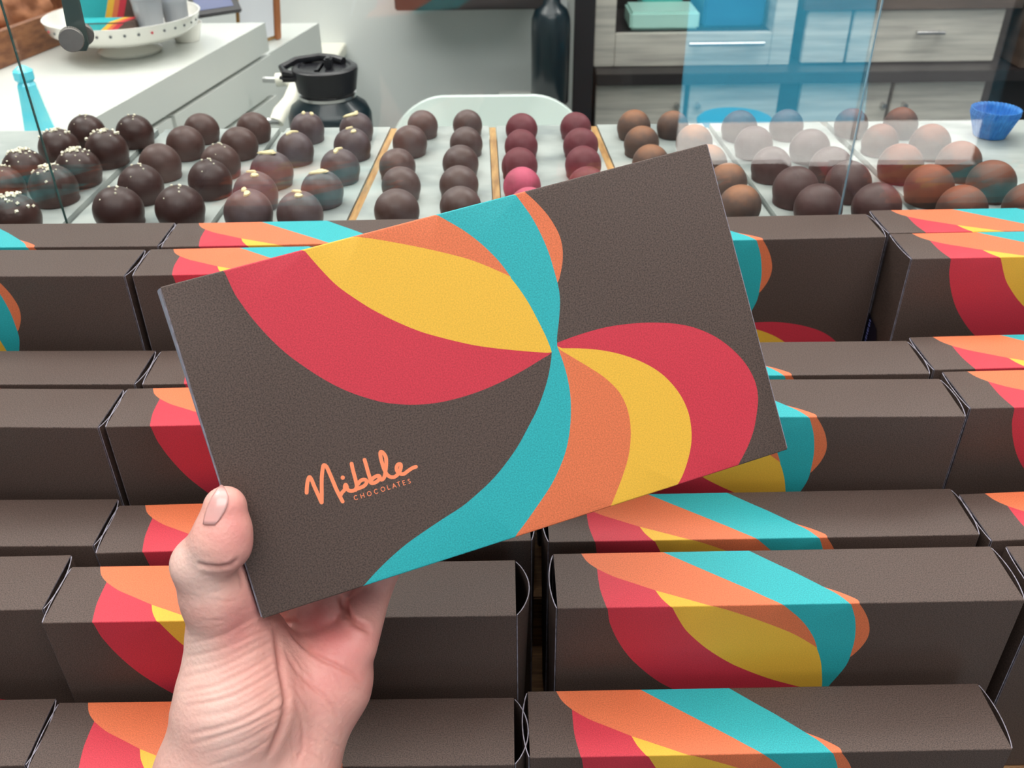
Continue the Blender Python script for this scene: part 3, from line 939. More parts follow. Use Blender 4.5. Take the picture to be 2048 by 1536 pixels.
# ------------------------------------------------------------------ white side counter on the left and what stands on it
ZK = Zt - .34
wc = empty('side_counter', (0, 0, 0), 'white L-shaped counter on the left with a drawer handle', 'counter')
e0, e1 = at_z(200, 230, ZK), at_z(530, 45, ZK)
sx = (e1.x - e0.x) / (e1.y - e0.y)
yA, yB = .86, e1.y
ex_ = lambda y: e0.x + sx * (y - e0.y)
bm = bmesh.new(); prism(bm, [(-2.2, yA), (ex_(yA), yA), (ex_(yB), yB), (-2.2, yB)], ZK - .045, ZK)
fin('counter_top', bm, M['white'], wc, bevel=.002)
bm = bmesh.new(); prism(bm, [(-2.18, yA + .02), (ex_(yA) - .012, yA + .02), (ex_(yB) - .012, yB - .02), (-2.18, yB - .02)], 0, ZK - .045)
fin('cabinet_body', bm, M['white'], wc, bevel=0)
for y0, y1 in ((.93, 1.26), (1.27, 1.60)):
    for z0, z1 in ((ZK - .36, ZK - .12), (ZK - .112, ZK - .052)):
        bm = bmesh.new(); prism(bm, [(ex_(y0) - .012, y0), (ex_(y0) + .0, y0), (ex_(y1) + .0, y1), (ex_(y1) - .012, y1)], z0, z1)
        fin('drawer_front', bm, M['white'], wc, bevel=.0015)
lu = empty('low_cabinet', (0, 0, 0), 'lower white cabinet with a pale grab handle beyond the side counter', 'cabinet')
ZL = Zt - .415
q0_, q1_ = at_z(527, 113, ZL), at_z(578, 82, ZL); yL0 = max(q0_.y, yB + .004); xL1 = q1_.x + (yL0 + .26 - q1_.y) * (q1_.x - q0_.x) / (q1_.y - q0_.y); xL0 = q0_.x + (yL0 - q0_.y) * (q1_.x - q0_.x) / (q1_.y - q0_.y)
bm = bmesh.new(); prism(bm, [(xL0 - .14, yL0), (xL0, yL0), (xL1, yL0 + .26), (xL0 - .14, yL0 + .26)], 0, ZL); fin('cabinet_body', bm, M['white'], lu, bevel=.002)
bm = bmesh.new()
hp = [at_y(553, 160, 1.50), at_y(575, 158, 1.50), at_y(592, 172, 1.48), at_y(578, 205, 1.36), at_y(560, 226, 1.30), at_y(553, 244, 1.29)]
tube(bm, [tuple(p) for p in [Vector(q) for q in spline([tuple(x) for x in []] or [(p.x, p.y) for p in hp], 1) and hp]], .0105, 14)
fin('handle', bm, M['cream'], lu, ang=60)
bm = bmesh.new(); a_ = at_y(553, 160, 1.50); tube(bm, [a_, a_ + Vector((-.022, .004, 0))], .005, 10)
b_ = at_y(553, 242, 1.29); tube(bm, [b_ + Vector((.004, 0, 0)), b_ + Vector((-.012, 0, 0))], .005, 10)
fin('handle_post', bm, M['chrome'], lu)

# cake stand
fc = at_z(262, 104, ZK)
cs = empty('cake_stand', (fc.x, fc.y, ZK + .0003), 'white footed cake stand with a dotted rim on the side counter', 'cake stand')
fc = at_z(262, 104, ZK)
R_ = .108
bm = bmesh.new(); lathe(bm, [(.044, .0002), (.046, .004), (.040, .008), (.030, .012), (.030, .018), (.050, .024)], seg=48); o = fin('foot', bm, M['ceramic'], cs, ang=60)
bm = bmesh.new(); lathe(bm, [(.040, .0235), (R_ * .80, .026), (R_ * .95, .036), (R_, .052), (R_ * 1.01, .054), (R_ * .985, .054), (R_ * .93, .040), (R_ * .8, .031), (.02, .030)], seg=64)
o = fin('plate', bm, M['ceramic'], cs, ang=60); plate = o
bm = bmesh.new()
bm2 = bmesh.new()
for k in range(36):
    a = 2 * PI * k / 36
    c = Vector((math.cos(a) * R_ * .972, math.sin(a) * R_ * .982, .0445)); tgt = bm2 if k % 9 == 4 else bm
    bmesh.ops.create_icosphere(tgt, subdivisions=1, radius=.0022, matrix=Matrix.Translation(c))
fin('dot', bm, M['dot'], plate)['kind'] = 'stuff'; fin('dot', bm2, M['dotred'], plate)['kind'] = 'stuff'
ZP = ZK + .0310


def bar_box(name, c, sx_, sy_, sz_, rz, label, tilt=0, cols=('teal', 'yellow', 'orange', 'red')):
    """small wrapped bar: brown with diagonal stripes built as raised printed bands"""
    r = empty(name, c, label, 'chocolate bar', 'wrapped bars on the cake stand'); r.rotation_euler = (tilt, 0, rz)
    bm = bmesh.new(); box(bm, -sx_ / 2, sx_ / 2, -sy_ / 2, sy_ / 2, 0, sz_); fin('wrapper', bm, M['brown'], r, bevel=.001)
    xs = [-.5, -.05, .04, .11, .2]
    for k, cn in enumerate(cols):
        a, b = xs[k] * sx_, xs[k + 1] * sx_
        bm = bmesh.new()
        for yy in (-sy_ / 2 - .0003, sy_ / 2 + .0001):
            s = .14 * sx_
            v = [bm.verts.new(p) for p in ((a - s if k else a, yy, .0012), (b - s, yy, .0012), (b + s, yy, sz_ - .0012), (a + s if k else a, yy, sz_ - .0012))]
            bm.faces.new(v)
        s = .14 * sx_
        v = [bm.verts.new(p) for p in ((a + s if k else a, -sy_ / 2 + .0012, sz_ + .0003), (b + s, -sy_ / 2 + .0012, sz_ + .0003), (b + s * 2, sy_ / 2 - .0012, sz_ + .0003), (a + s * 2 if k else a, sy_ / 2 - .0012, sz_ + .0003))]
        bm.faces.new(v)
        fin('printed_band', bm, M[cn], r, sm=False)
    return r


bar_box('chocolate_bar', (fc.x - .012, fc.y - .034, ZP + .001), .088, .036, .020, .05, 'teal-striped wrapped bar lying at the front of the cake stand')
bar_box('chocolate_bar', (fc.x - .016, fc.y + .020, ZP + .001), .105, .022, .075, .12, 'brown wrapped bar standing upright behind the lying one, teal and orange band')
for k, (dx, dy, r_, h_, lb) in enumerate(((.045, -.018, .021, .05, 'clear lidded tub nearest the rim of the cake stand'), (.070, .022, .020, .055, 'clear lidded tub at the right edge of the cake stand'))):
    t = empty('clear_tub', (fc.x + dx, fc.y + dy, ZP + .0012), lb, 'tub', 'clear tubs on the cake stand')
    bm = bmesh.new(); lathe(bm, [(r_ * .85, 0), (r_, h_ * .9), (r_ * 1.05, h_ * .92)], seg=32); fin('tub_body', bm, M['clear'], t)
    bm = bmesh.new(); lathe(bm, [(r_ * 1.06, h_ * .925), (r_ * 1.02, h_), (r_ * .5, h_ + .004), (.002, h_ + .0045)], seg=32); fin('lid', bm, M['clear'], t)
    bm = bmesh.new(); lathe(bm, [(r_ * .7, .002), (r_ * .8, h_ * .55), (.002, h_ * .62)], seg=20); fin('filling', bm, M['c_plain'], t)
# low white dish behind the foot
bm = bmesh.new(); d_ = at_z(345, 96, ZK); lathe(bm, [(.018, 0), (.026, .026), (.0245, .026), (.016, .003), (.001, .003)], seg=32)
o = fin('small_dish', bm, M['ceramic']); o.location = (d_.x + .01, d_.y + .045, ZK + .0005); tag(o, 'small white bowl behind the foot of the cake stand', 'bowl')

# wooden crate with crumpled tan paper
cr = empty('wooden_crate', (0, 0, 0), 'low brown wooden crate at the top left, open on top', 'crate')
q0, q1 = at_z(0, 140, ZK), at_z(232, 46, ZK)
dirv = Vector((q1.x - q0.x, q1.y - q0.y, 0)).normalized(); nrm = Vector((-dirv.y, dirv.x, 0))
p1 = Vector((q1.x, q1.y, 0)); p0 = p1 - dirv * .62


def plank(name, a, b, th, z0, z1, parent, m):
    n_ = Vector((-(b - a).y, (b - a).x, 0)).normalized() * th
    bm = bmesh.new(); prism(bm, [(a.x, a.y), (b.x, b.y), (b.x + n_.x, b.y + n_.y), (a.x + n_.x, a.y + n_.y)], z0, z1)
    return fin(name, bm, m, parent, bevel=.001)


M['crate'] = mat('reddish_brown_wood', srgb(112, 70, 48), .5, srgb(146, 98, 66), 12, (10, 3, 10), bump=.2)
z0, z1 = ZK + .0008, ZK + .046
plank('side_board', p0, p1, .012, z0, z1, cr, M['crate'])
pb1 = p1 + nrm * .34; pb0 = p0 + nrm * .34
plank('side_board', pb0, pb1, .012, z0, z1, cr, M['crate'])
plank('end_board', p1 + nrm * .0125 - dirv * .012, p1 + nrm * .339 - dirv * .012, .0118, z0, z1, cr, M['crate'])
plank('end_board', p0 + nrm * .0125 + dirv * .012, p0 + nrm * .339 + dirv * .012, -.0118 if False else .0118, z0, z1, cr, M['crate'])
plank('base_board', p0 + nrm * .013 + dirv * .013, p1 + nrm * .013 - dirv * .026, .325, z0, z0 + .006, cr, M['crate'])
for i in range(6):
    bm = bmesh.new(); bmesh.ops.create_icosphere(bm, subdivisions=4, radius=1)
    from mathutils import noise as mnoise
    for v in bm.verts:
        n1 = mnoise.noise(v.co * 1.8 + Vector((i * 7, 0, 0))); n2 = mnoise.noise(v.co * 5 + Vector((0, i * 3, 0)))
        v.co *= 1 + .22 * n1 + .10 * n2
        v.co = Vector((v.co.x * .052, v.co.y * .046, max(v.co.z, -.75) * .036))
    o = fin('crumpled_paper', bm, M['bread'], ang=180)
    c = p1 - dirv * (.105 + .155 * (i % 3)) + nrm * (.095 + .135 * (i // 3)); o.location = (c.x, c.y, z0 + .0345)
    tag(o, 'crumpled tan paper wad in the wooden crate, %s of the %s row' % (('right end', 'middle', 'left end')[i % 3], ('near', 'far')[i // 3]), 'paper', 'tan paper wads in the crate')

# bright cyan reflection at the glass joint, built as a tapered solid
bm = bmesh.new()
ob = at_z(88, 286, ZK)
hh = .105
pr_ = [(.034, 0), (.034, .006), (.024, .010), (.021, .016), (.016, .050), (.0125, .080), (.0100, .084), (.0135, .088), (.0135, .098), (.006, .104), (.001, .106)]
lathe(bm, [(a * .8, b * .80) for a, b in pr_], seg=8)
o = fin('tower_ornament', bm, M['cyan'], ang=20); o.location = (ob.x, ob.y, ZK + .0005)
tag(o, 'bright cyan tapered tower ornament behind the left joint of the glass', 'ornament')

# tablet and clipboard on the far end of the side counter
tb = empty('tablet', (0, 0, 0), 'dark tilted tablet with a blue screen beyond the cake stand', 'tablet')
a0, a1 = at_z(385, 46, ZK), at_z(478, 32, ZK)
dx_ = Vector((a1.x - a0.x, a1.y - a0.y, 0)); ln = dx_.length; an = math.atan2(dx_.y, dx_.x)
tb.location = (a0.x, a0.y + .02, ZK + .001); tb.rotation_euler = (math.radians(48), 0, an)
boxo('housing', (0, 0, 0), (ln, .10, .008), M['black'], tb); boxo('screen', (.006, .010, .0082), (ln - .012, .09, .0086), M['screen'], tb, 0)
cb = empty('clipboard', (0, 0, 0), 'wood-edged menu board with white sheet, left of the black-lidded bottle', 'menu board')
g0, g1 = at_z(500, 60, ZK), at_y(560, 74, 1.60)
g1 = at_z(572, 77, ZL); cb.location = (g1.x - .012, g1.y, ZL + .0012); cb.rotation_euler = (math.radians(8), 0, math.radians(62))
boxo('board', (-.11, 0, .0), (0, .006, .22), M['oak'], cb); boxo('sheet', (-.106, -.0012, .008), (-.016, -.0002, .21), M['paperwhite'], cb, 0)
M['oakred'] = mat('orange_stained_wood', srgb(176, 112, 70), .5)
boxo('edge_strip', (-.0155, -.006, .0), (.0, -.0002, .22), M['oakred'], cb)

# ------------------------------------------------------------------ further back: white partition, bottle, chair, kitchen
YW = 2.35
pw = at_y(1150, 100, YW)
struct(boxo('wall_partition', (-3.19, YW, 0), (pw.x, YW + .08, ZC - .01), M['white2'], bevel=0))
sh = at_y(790, 22, YW - .20); sh1 = at_y(1100, 22, YW - .20)
o = boxo('wall_shelf', (sh.x, YW - .20, sh.z), (sh1.x, YW - .002, sh.z + .10), M['dark'], None, .003)
tag(o, 'dark horizontal wall unit at the top centre of the photo', 'wall unit')
lc = empty('cream_cabinet', (0, 0, 0), 'small cream-topped box behind the black-lidded bottle', 'cabinet')
c0, c1 = at_z(588, 112, Zt - .55), at_z(690, 88, Zt - .55)
boxo('top', (c0.x - .02, c0.y - .02, Zt - .575), (c1.x, c1.y + .04, Zt - .55), M['cream'], lc); boxo('body', (c0.x - .015, c0.y - .01, 0), (c1.x - .01, c1.y + .03, Zt - .575), M['white'], lc)

# water bottle (near, left of centre)
YBt = 1.02
wb = empty('water_bottle', (0, 0, 0), 'dark teal water bottle with a black flip-spout lid and steel ring', 'bottle')
bc = at_y(657, 200, YBt); s_ = axial(bc) / F
wb.location = (bc.x, YBt, 0)
zt = lambda py: at_y(655, py, YBt).z
rr = lambda px: px * s_ / 2
zb = zt(205) - .20
bm = bmesh.new(); lathe(bm, [(rr(140), zb), (rr(165), zb + .006), (rr(168), zt(262)), (rr(166), zt(228)), (rr(150), zt(210)), (rr(112), zt(196)), (rr(108), zt(190))], seg=56)
fin('bottle_body', bm, M['bottle'], wb, ang=60)
bm = bmesh.new(); lathe(bm, [(rr(113), zt(192)), (rr(114), zt(186))], seg=56); fin('neck_ring', bm, M['chrome'], wb, ang=60)
bm = bmesh.new(); lathe(bm, [(rr(104), zt(187)), (rr(106), zt(180)), (rr(116), zt(178)), (rr(128), zt(140)), (rr(128), zt(134)), (rr(118), zt(130)), (rr(104), zt(130)), (rr(98), zt(134)), (.001, zt(134))], seg=56)
lid = fin('lid', bm, M['black'], wb, ang=40)
bm = bmesh.new()
box(bm, -rr(30), -rr(8), -rr(74), rr(60), zt(136), zt(130)); box(bm, rr(6), rr(34), -rr(40), rr(10), zt(134), zt(112))
fin('spout', bm, M['black'], lid, bevel=.002)
bm = bmesh.new(); tube(bm, [(-rr(90), -rr(40), zt(148)), (-rr(150), -rr(50), zt(138)), (-rr(166), -rr(8), zt(134)), (-rr(120), rr(50), zt(127)), (-rr(30), rr(80), zt(124)), (rr(30), rr(70), zt(126)), (rr(70), rr(40), zt(128))], rr(15), 10)
fin('carry_loop', bm, M['black'], lid)
bm = bmesh.new(); box(bm, -rr(170), -rr(96), -rr(66), -rr(20), zt(156), zt(140)); fin('loop_hinge', bm, M['black'], lid, bevel=.003)
bs = empty('low_shelf', (bc.x, YBt, 0), 'white low shelf hidden behind the truffle counter, under the water bottle', 'shelf')
boxo('top', (-.16, -.11, zb - .022), (.13, .12, zb - .0005), M['white'], bs)
for a in (-.15, .11):
    for b in (-.1, .1): boxo('leg', (a, b - .01, 0), (a + .02, b + .01, zb - .022), M['white'], bs)

# white chair back
ch = empty('chair', (0, 0, 0), 'pale mint plastic chair with rounded back beyond the truffle counter', 'chair')
YCH = 1.78
ca, cb_ = at_y(778, 230, YCH), at_y(1178, 230, YCH)
cw = (cb_.x - ca.x) / 2; cxx = (ca.x + cb_.x) / 2; ctz = at_y(975, 190, YCH).z
ch.location = (cxx, YCH, 0)
bm = bmesh.new(); rad = .105; hgt = .36
out = []
for k in range(13):
    a = PI / 2 * k / 12; out.append((cw - rad + rad * math.sin(a), ctz - rad + rad * math.cos(a)))
out = [(-x, z) for x, z in out[::-1]] + out
pts = out + [(cw - .02, ctz - hgt), (-cw + .02, ctz - hgt)]
yb = lambda x: .05 * (x / cw) ** 2 * -1
fr_ = [bm.verts.new((x, yb(x), z)) for x, z in pts]; bk = [bm.verts.new((x, yb(x) + .012, z)) for x, z in pts]
n_ = len(pts)
cf = bm.verts.new((0, 0, ctz - hgt / 2)); cbk = bm.verts.new((0, .012, ctz - hgt / 2))
for i in range(n_):
    j = (i + 1) % n_
    bm.faces.new((fr_[i], fr_[j], cf)); bm.faces.new((bk[j], bk[i], cbk)); bm.faces.new((fr_[j], fr_[i], bk[i], bk[j]))
fin('backrest', bm, M['chair'], ch, ang=50)
szt = ctz - hgt + .0
boxo('seat', (-cw + .01, -.40, szt - .03), (cw - .01, .0, szt), M['chair'], ch, .012)
for a in (-1, 1):
    for b in (-.36, -.03):
        bm = bmesh.new(); tube(bm, [(a * (cw - .06), b, szt - .03), (a * (cw - .02), b + (.02 if b > -.1 else -.03), .0)], .012, 10); fin('leg', bm, M['chrome'], ch)

# tall green bottle on a small cabinet
YT = 2.16
tc_ = at_y(1100, 185, YT); s2 = axial(tc_) / F
gb = empty('tall_bottle', (tc_.x, YT, 0), 'tall dark green glass bottle left of the black post', 'bottle')
z2 = lambda py: at_y(1100, py, YT).z
bz = z2(205)
bm = bmesh.new(); lathe(bm, [(.9 * 37 * s2, bz), (37 * s2, bz + .004), (38 * s2, z2(60)), (37 * s2, z2(36)), (31 * s2, z2(18)), (18 * s2, z2(6)), (14 * s2, z2(-40))], seg=40)
fin('bottle_body', bm, M['bottle'], gb, ang=60)
bm = bmesh.new(); lathe(bm, [(15 * s2, z2(-40)), (15 * s2, z2(-60)), (.001, z2(-62))], seg=24); fin('cap', bm, M['black'], gb)
wcab = empty('white_pedestal', (tc_.x, YT, 0), 'white pedestal behind the chair back under the tall bottle', 'cabinet')
boxo('top', (-.12, -.10, bz - .022), (.036, .10, bz - .0005), M['white'], wcab); boxo('body', (-.115, -.095, 0), (.033, .095, bz - .022), M['white'], wcab)
# black post with steel strip
pp0, pp1 = at_y(1146, 150, 2.20), at_y(1186, 150, 2.20)
po = empty('black_post', (0, 0, 0), 'black upright post with a steel edge strip between the bottle and the grey cabinets', 'post')
boxo('post', (pp0.x, 2.20, 0), (pp1.x, 2.26, ZC - .02), M['black'], po); boxo('edge_strip', (pp0.x - .015, 2.20, 0), (pp0.x - .0005, 2.24, ZC - .02), M['chrome'], po)

# grey wood kitchen units
YK = 2.36
K = lambda x, y, Y=YK: at_y(x, y, Y)


def unit(name, x0, y0, x1, y1, depth, m, parent, Y=YK, bevel=.0015, y_off=0.):
    a, b = K(x0, (y0 + y1) / 2, Y), K(x1, (y0 + y1) / 2, Y)
    t, bo = K((x0 + x1) / 2, y0, Y), K((x0 + x1) / 2, y1, Y)
    return boxo(name, (a.x, Y + y_off, bo.z), (b.x, Y + depth, t.z), m, parent, bevel)


zc_top = K(1400, 143).z
lw = empty('base_cabinets', (0, 0, 0), 'row of grey wood base cabinets with round knobs along the back', 'cabinet')
xa, xb = K(1190, 200).x, K(2010, 200).x
boxo('carcass', (xa, YK + .02, .08), (xb + .5, YK + .55, zc_top - .03), M['dark'], lw, 0)
boxo('worktop', (xa - .0, YK - .02, zc_top - .028), (xb + .5, YK + .55, zc_top), M['dark'], lw)
doors = [(1192, 1368), (1378, 1556), (1600, 1776), (1784, 1962)]
knx = [1352, 1394, 1764, 1806]
for (u0, u1), kx in zip(doors, knx):
    a, b = K(u0, 200).x, K(u1, 200).x
    boxo('door', (a, YK, .12), (b, YK + .019, K(1400, 166).z), M['greywood'], lw)
    p = K(kx, 208)
    bm = bmesh.new(); tube(bm, [(p.x, YK - .0205, p.z), (p.x, YK - .0005, p.z)], .006, 12); fin('knob', bm, M['chrome'], lw)
# left drawer unit with open niche
ul = empty('niche_unit', (0, 0, 0), 'grey wood unit with an open niche holding teal packaging', 'cabinet')
YU = YK + .05
# stands on the worktop: its lower edge at the worktop height
zu0 = zc_top + .0006; zt_ = K(1400, -70, YU).z
X = lambda px: K(px, 60, YU).x
boxo('side_panel', (X(1190), YU, zu0), (X(1231), YU + .34, zt_), M['greywood'], ul)
boxo('side_panel', (X(1546), YU, zu0), (X(1588), YU + .34, zt_), M['greywood'], ul)
zr = K(1400, 66, YU).z
boxo('drawer_front', (X(1231) + .0005, YU, zu0), (X(1546) - .0005, YU + .018, zr), M['greywood'], ul)
boxo('niche_floor', (X(1231) + .0005, YU + .019, zr - .02), (X(1546) - .0005, YU + .33, zr), M['dark'], ul)
boxo('niche_back', (X(1231) + .0005, YU + .30, zr), (X(1546) - .0005, YU + .33, zt_), M['dark'], ul)
ph = K(1452, 88, YU - .02)
bm = bmesh.new(); tube(bm, [(X(1378), YU - .02, ph.z), (X(1528), YU - .02, ph.z)], .0055, 12)
tube(bm, [(X(1400), YU - .02, ph.z), (X(1400), YU - .0005, ph.z)], .003, 8); tube(bm, [(X(1506), YU - .02, ph.z), (X(1506), YU - .0005, ph.z)], .003, 8)
fin('bar_handle', bm, M['chrome'], ul)
M['tealbox'] = mat('teal_plastic', srgb(70, 190, 178), .4); M['paleteal'] = mat('pale_teal_plastic', srgb(168, 214, 204), .4)
o = boxo('storage_tray', (X(1262), YU + .03, zr + .0008), (X(1402), YU + .16, zr + .045), M['paleteal'], None, .006); tag(o, 'pale teal tray in the niche of the grey cabinet', 'tray')
o = boxo('storage_box', (X(1300), YU + .165, zr + .0008), (X(1384), YU + .27, zr + .085), M['tealbox'], None, .006); tag(o, 'bright teal box behind the pale tray in the niche', 'box')
o = boxo('storage_case', (X(1412), YU + .05, zr + .0008), (X(1536), YU + .24, zr + .09), mat('blue_case', srgb(20, 92, 132), .4), None, .006); tag(o, 'deep blue case at the right of the niche', 'box')
# right drawer unit
ur = empty('drawer_unit', (0, 0, 0), 'grey wood drawer unit with a slim steel handle at the upper right', 'cabinet')
for a, b, h in ((1612, 1698, False), (1704, 2002, True)):
    boxo('drawer_front', (X(a), YU, zu0 + .004), (X(b), YU + .018, K(1800, 19, YU).z), M['greywood'], ur)
boxo('carcass', (X(1612), YU + .0185, zu0), (X(2002), YU + .34, K(1800, 19, YU).z), M['darkbrown'], ur, 0)
hz = K(1856, 66, YU - .02).z
bm = bmesh.new(); tube(bm, [(X(1828), YU - .02, hz), (X(1884), YU - .02, hz)], .005, 12)
tube(bm, [(X(1834), YU - .02, hz), (X(1834), YU - .0005, hz)], .003, 8); tube(bm, [(X(1878), YU - .02, hz), (X(1878), YU - .0005, hz)], .003, 8)
fin('bar_handle', bm, M['chrome'], ur)
boxo('top_board', (X(1600), YU - .01, K(1800, 18, YU).z), (X(2030), YU + .36, K(1800, 18, YU).z + .03), M['darkbrown'], ur)
o = boxo('tall_cabinet', (X(2034), YU - .06, zu0), (X(2034) + .5, YU + .36, ZC - .3), M['darkbrown'], None, .003)
tag(o, 'dark brown tall cabinet at the right edge of the photo', 'cabinet')
# round teal stool seat seen low between the cabinets
stl = empty('round_stool', (0, 0, 0), 'round teal stool in front of the grey base cabinets', 'stool')
sc0 = at_y(1472, 236, 2.0)
bm = bmesh.new(); lathe(bm, [(.06, -.03), (.083, -.026), (.085, -.006), (.078, 0), (.001, .002)], seg=48)
o = fin('seat', bm, mat('teal_vinyl', srgb(16, 120, 150), .35), stl); o.location = sc0
for k in range(4):
    a = PI / 4 + k * PI / 2; bm = bmesh.new(); tube(bm, [(sc0.x + .05 * math.cos(a), sc0.y + .05 * math.sin(a), sc0.z - .029), (sc0.x + .12 * math.cos(a), sc0.y + .12 * math.sin(a), 0)], .009, 10); fin('leg', bm, M['chrome'], stl)

# ------------------------------------------------------------------ hand holding the carton (implicit surface, meshed with surface nets)
# all joints are measured as (image x, image y, depth) and turned into millimetres in the camera-aligned frame
def mm(px, py, d): return np.array([(px - 1024) / F * d * 1000, (py - 768) / F * d * 1000, d * 1000])


n_c = np.array(nv); t_c = np.array(tv) * 1000; a_c = np.array(av); b_c = np.array(bv)


def back(px, py, off):
    """point seen at (px,py) lying `off` mm behind the rear panel of the carton"""
    r = np.array([(px - 1024) / F, (py - 768) / F, 1.0])
    k = ((t_c @ n_c) + T * 1000 + off) / (r @ n_c)
    return r * k


lo_ = np.array([-152., 30., 312.]); hi_ = np.array([-22., 215., 440.]); st_ = .75
nx, ny, nz_ = [int((hi_[i] - lo_[i]) / st_) + 1 for i in range(3)]
gx = (lo_[0] + np.arange(nx) * st_).astype(np.float32)[:, None, None]
gy = (lo_[1] + np.arange(ny) * st_).astype(np.float32)[None, :, None]
gz = (lo_[2] + np.arange(nz_) * st_).astype(np.float32)[None, None, :]


class Field:
    def __init__(s): s.f = np.full((nx, ny, nz_), 40., np.float32)

    def add(s, a, b, ra, rb, k, sq=None):
        """round cone from a to b blended with width k; only inside its own neighbourhood"""
        a = np.array(a, np.float32); b = np.array(b, np.float32)
        pad = max(ra, rb) + 12
        i0 = np.maximum(((np.minimum(a, b) - pad - lo_) / st_).astype(int), 0); i1 = np.minimum(((np.maximum(a, b) + pad - lo_) / st_).astype(int) + 1, [nx, ny, nz_])
        if (i1 <= i0).any(): return
        X_, Y_, Z_ = gx[i0[0]:i1[0]], gy[:, i0[1]:i1[1]], gz[:, :, i0[2]:i1[2]]
        ab = b - a; L2 = float(ab @ ab) + 1e-6
        t = np.clip(((X_ - a[0]) * ab[0] + (Y_ - a[1]) * ab[1] + (Z_ - a[2]) * ab[2]) / L2, 0, 1)
        dx, dy, dz = X_ - a[0] - t * ab[0], Y_ - a[1] - t * ab[1], Z_ - a[2] - t * ab[2]
        if sq is not None: dx, dy, dz = dx / sq[0], dy / sq[1], dz / sq[2]
        d = np.sqrt(dx * dx + dy * dy + dz * dz) - (ra + (rb - ra) * t)
        v = s.f[i0[0]:i1[0], i0[1]:i1[1], i0[2]:i1[2]]
        h = np.maximum(k - np.abs(v - d), 0) / k
        s.f[i0[0]:i1[0], i0[1]:i1[1], i0[2]:i1[2]] = np.minimum(v, d) - h * h * k * .25


Fd = Field()
# palm, heel and wrist
Fd.add(mm(556, 1330, .386), mm(536, 1560, .380), 13, 18, 10)
Fd.add(mm(654, 1355, .383), mm(574, 1560, .376), 17.0, 18.0, 12)         # little-finger side
Fd.add(mm(676, 1312, .384), mm(655, 1365, .383), 13.0, 17.0, 8)
Fd.add(mm(590, 1335, .390), mm(660, 1355, .387), 12, 13, 10)
Fd.add(mm(462, 1282, .362), mm(474, 1400, .362), 15.5, 21.5, 12)         # ball of the thumb
Fd.add(mm(474, 1400, .362), mm(446, 1560, .368), 21.5, 25.5, 12)
Fd.add(mm(520, 1262, .375), mm(548, 1400, .372), 9.0, 13, 12)             # web towards the index finger
Fd.add(mm(508, 1560, .376), mm(500, 1760, .372), 24, 24, 10, (1.05, 1, .85))
Fd.add(mm(440, 1560, .368), mm(440, 1760, .372), 23, 23, 12)
Fd.add(mm(574, 1560, .376), mm(556, 1760, .374), 18.0, 20, 10)
# thumb: metacarpal neck, proximal phalanx, tip
Fd.add(mm(462, 1282, .362), mm(432, 1190, .349), 15.0, 12.2, 8)
Fd.add(mm(432, 1190, .349), mm(399, 1128, .341), 12.2, 9.8, 6)
Fd.add(mm(402, 1130, .341), mm(441, 1080, .3355), 9.6, 9.8, 5)
Fd.add(mm(441, 1080, .3355), mm(450, 1015, .3345), 9.6, 7.9, 5)
Fd.add(mm(452, 1094, .3355), mm(455, 1062, .335), 8.3, 8.0, 4)
Fd.add(mm(470, 1200, .356), mm(484, 1250, .362), 7.5, 9, 8)
Fd.add(mm(458, 1122, .352), mm(474, 1205, .356), 6.5, 8, 6)
# fingers behind the carton: index, middle, ring, little
fing = [((562, 1280, .396), (588, 1130), (745, 1010), (815, 930), 9.6, 8.8, 8.0, 7.2),
        ((600, 1282, .393), (630, 1135), (815, 985), (895, 905), 9.8, 9.0, 8.2, 7.4),
        ((645, 1290, .388), (669, 1155), (790, 1040), (870, 975), 8.8, 7.8, 7.8, 7.0)]
for mc, k1, k2, k3, r0, r1, r2, r3 in fing:
    m0 = mm(*mc); p1_ = back(*k1, r1 + 1.5); p2_ = back(*k2, r2 + .4); p3_ = back(*k3, r3 + .1)
    G_ = Field(); G_.add(m0, p1_, r0, r1, 3); G_.add(p1_, p2_, r1, r2, 2); G_.add(p2_, p3_, r2, r3, 2)
    kk = 2.2; h = np.maximum(kk - np.abs(Fd.f - G_.f), 0) / kk; Fd.f = np.minimum(Fd.f, G_.f) - h * h * kk * .25
m0 = mm(706, 1292, .383); p1_ = back(746, 1176, 8.6); p2_ = back(800, 1070, 7.6); p3_ = back(842, 1010, 6.7)
G_ = Field(); G_.add(m0, p1_, 10.2, 8.2, 3); G_.add(p1_, p2_, 8.2, 7.4, 2); G_.add(p2_, p3_, 7.4, 6.5, 2)
kk = 2.2; h = np.maximum(kk - np.abs(Fd.f - G_.f), 0) / kk; Fd.f = np.minimum(Fd.f, G_.f) - h * h * kk * .25
# the carton presses into the skin
qx, qy, qz = gx - t_c[0], gy - t_c[1], gz - t_c[2]
du = qx * a_c[0] + qy * a_c[1] + qz * a_c[2]; dvv = qx * b_c[0] + qy * b_c[1] + qz * b_c[2]; dw = qx * n_c[0] + qy * n_c[1] + qz * n_c[2]
bd = np.maximum(np.maximum(np.maximum(-1.6 - du, du - 222), np.maximum(-dvv, dvv - 130.2)), np.maximum(-.2 - dw, dw - 36.8))
kk = 1.2; nb = -bd; h = np.maximum(kk - np.abs(Fd.f - nb), 0) / kk
Fd.f = np.maximum(Fd.f, nb) + h * h * kk * .25
Fd.f[:, -1, :] = 5


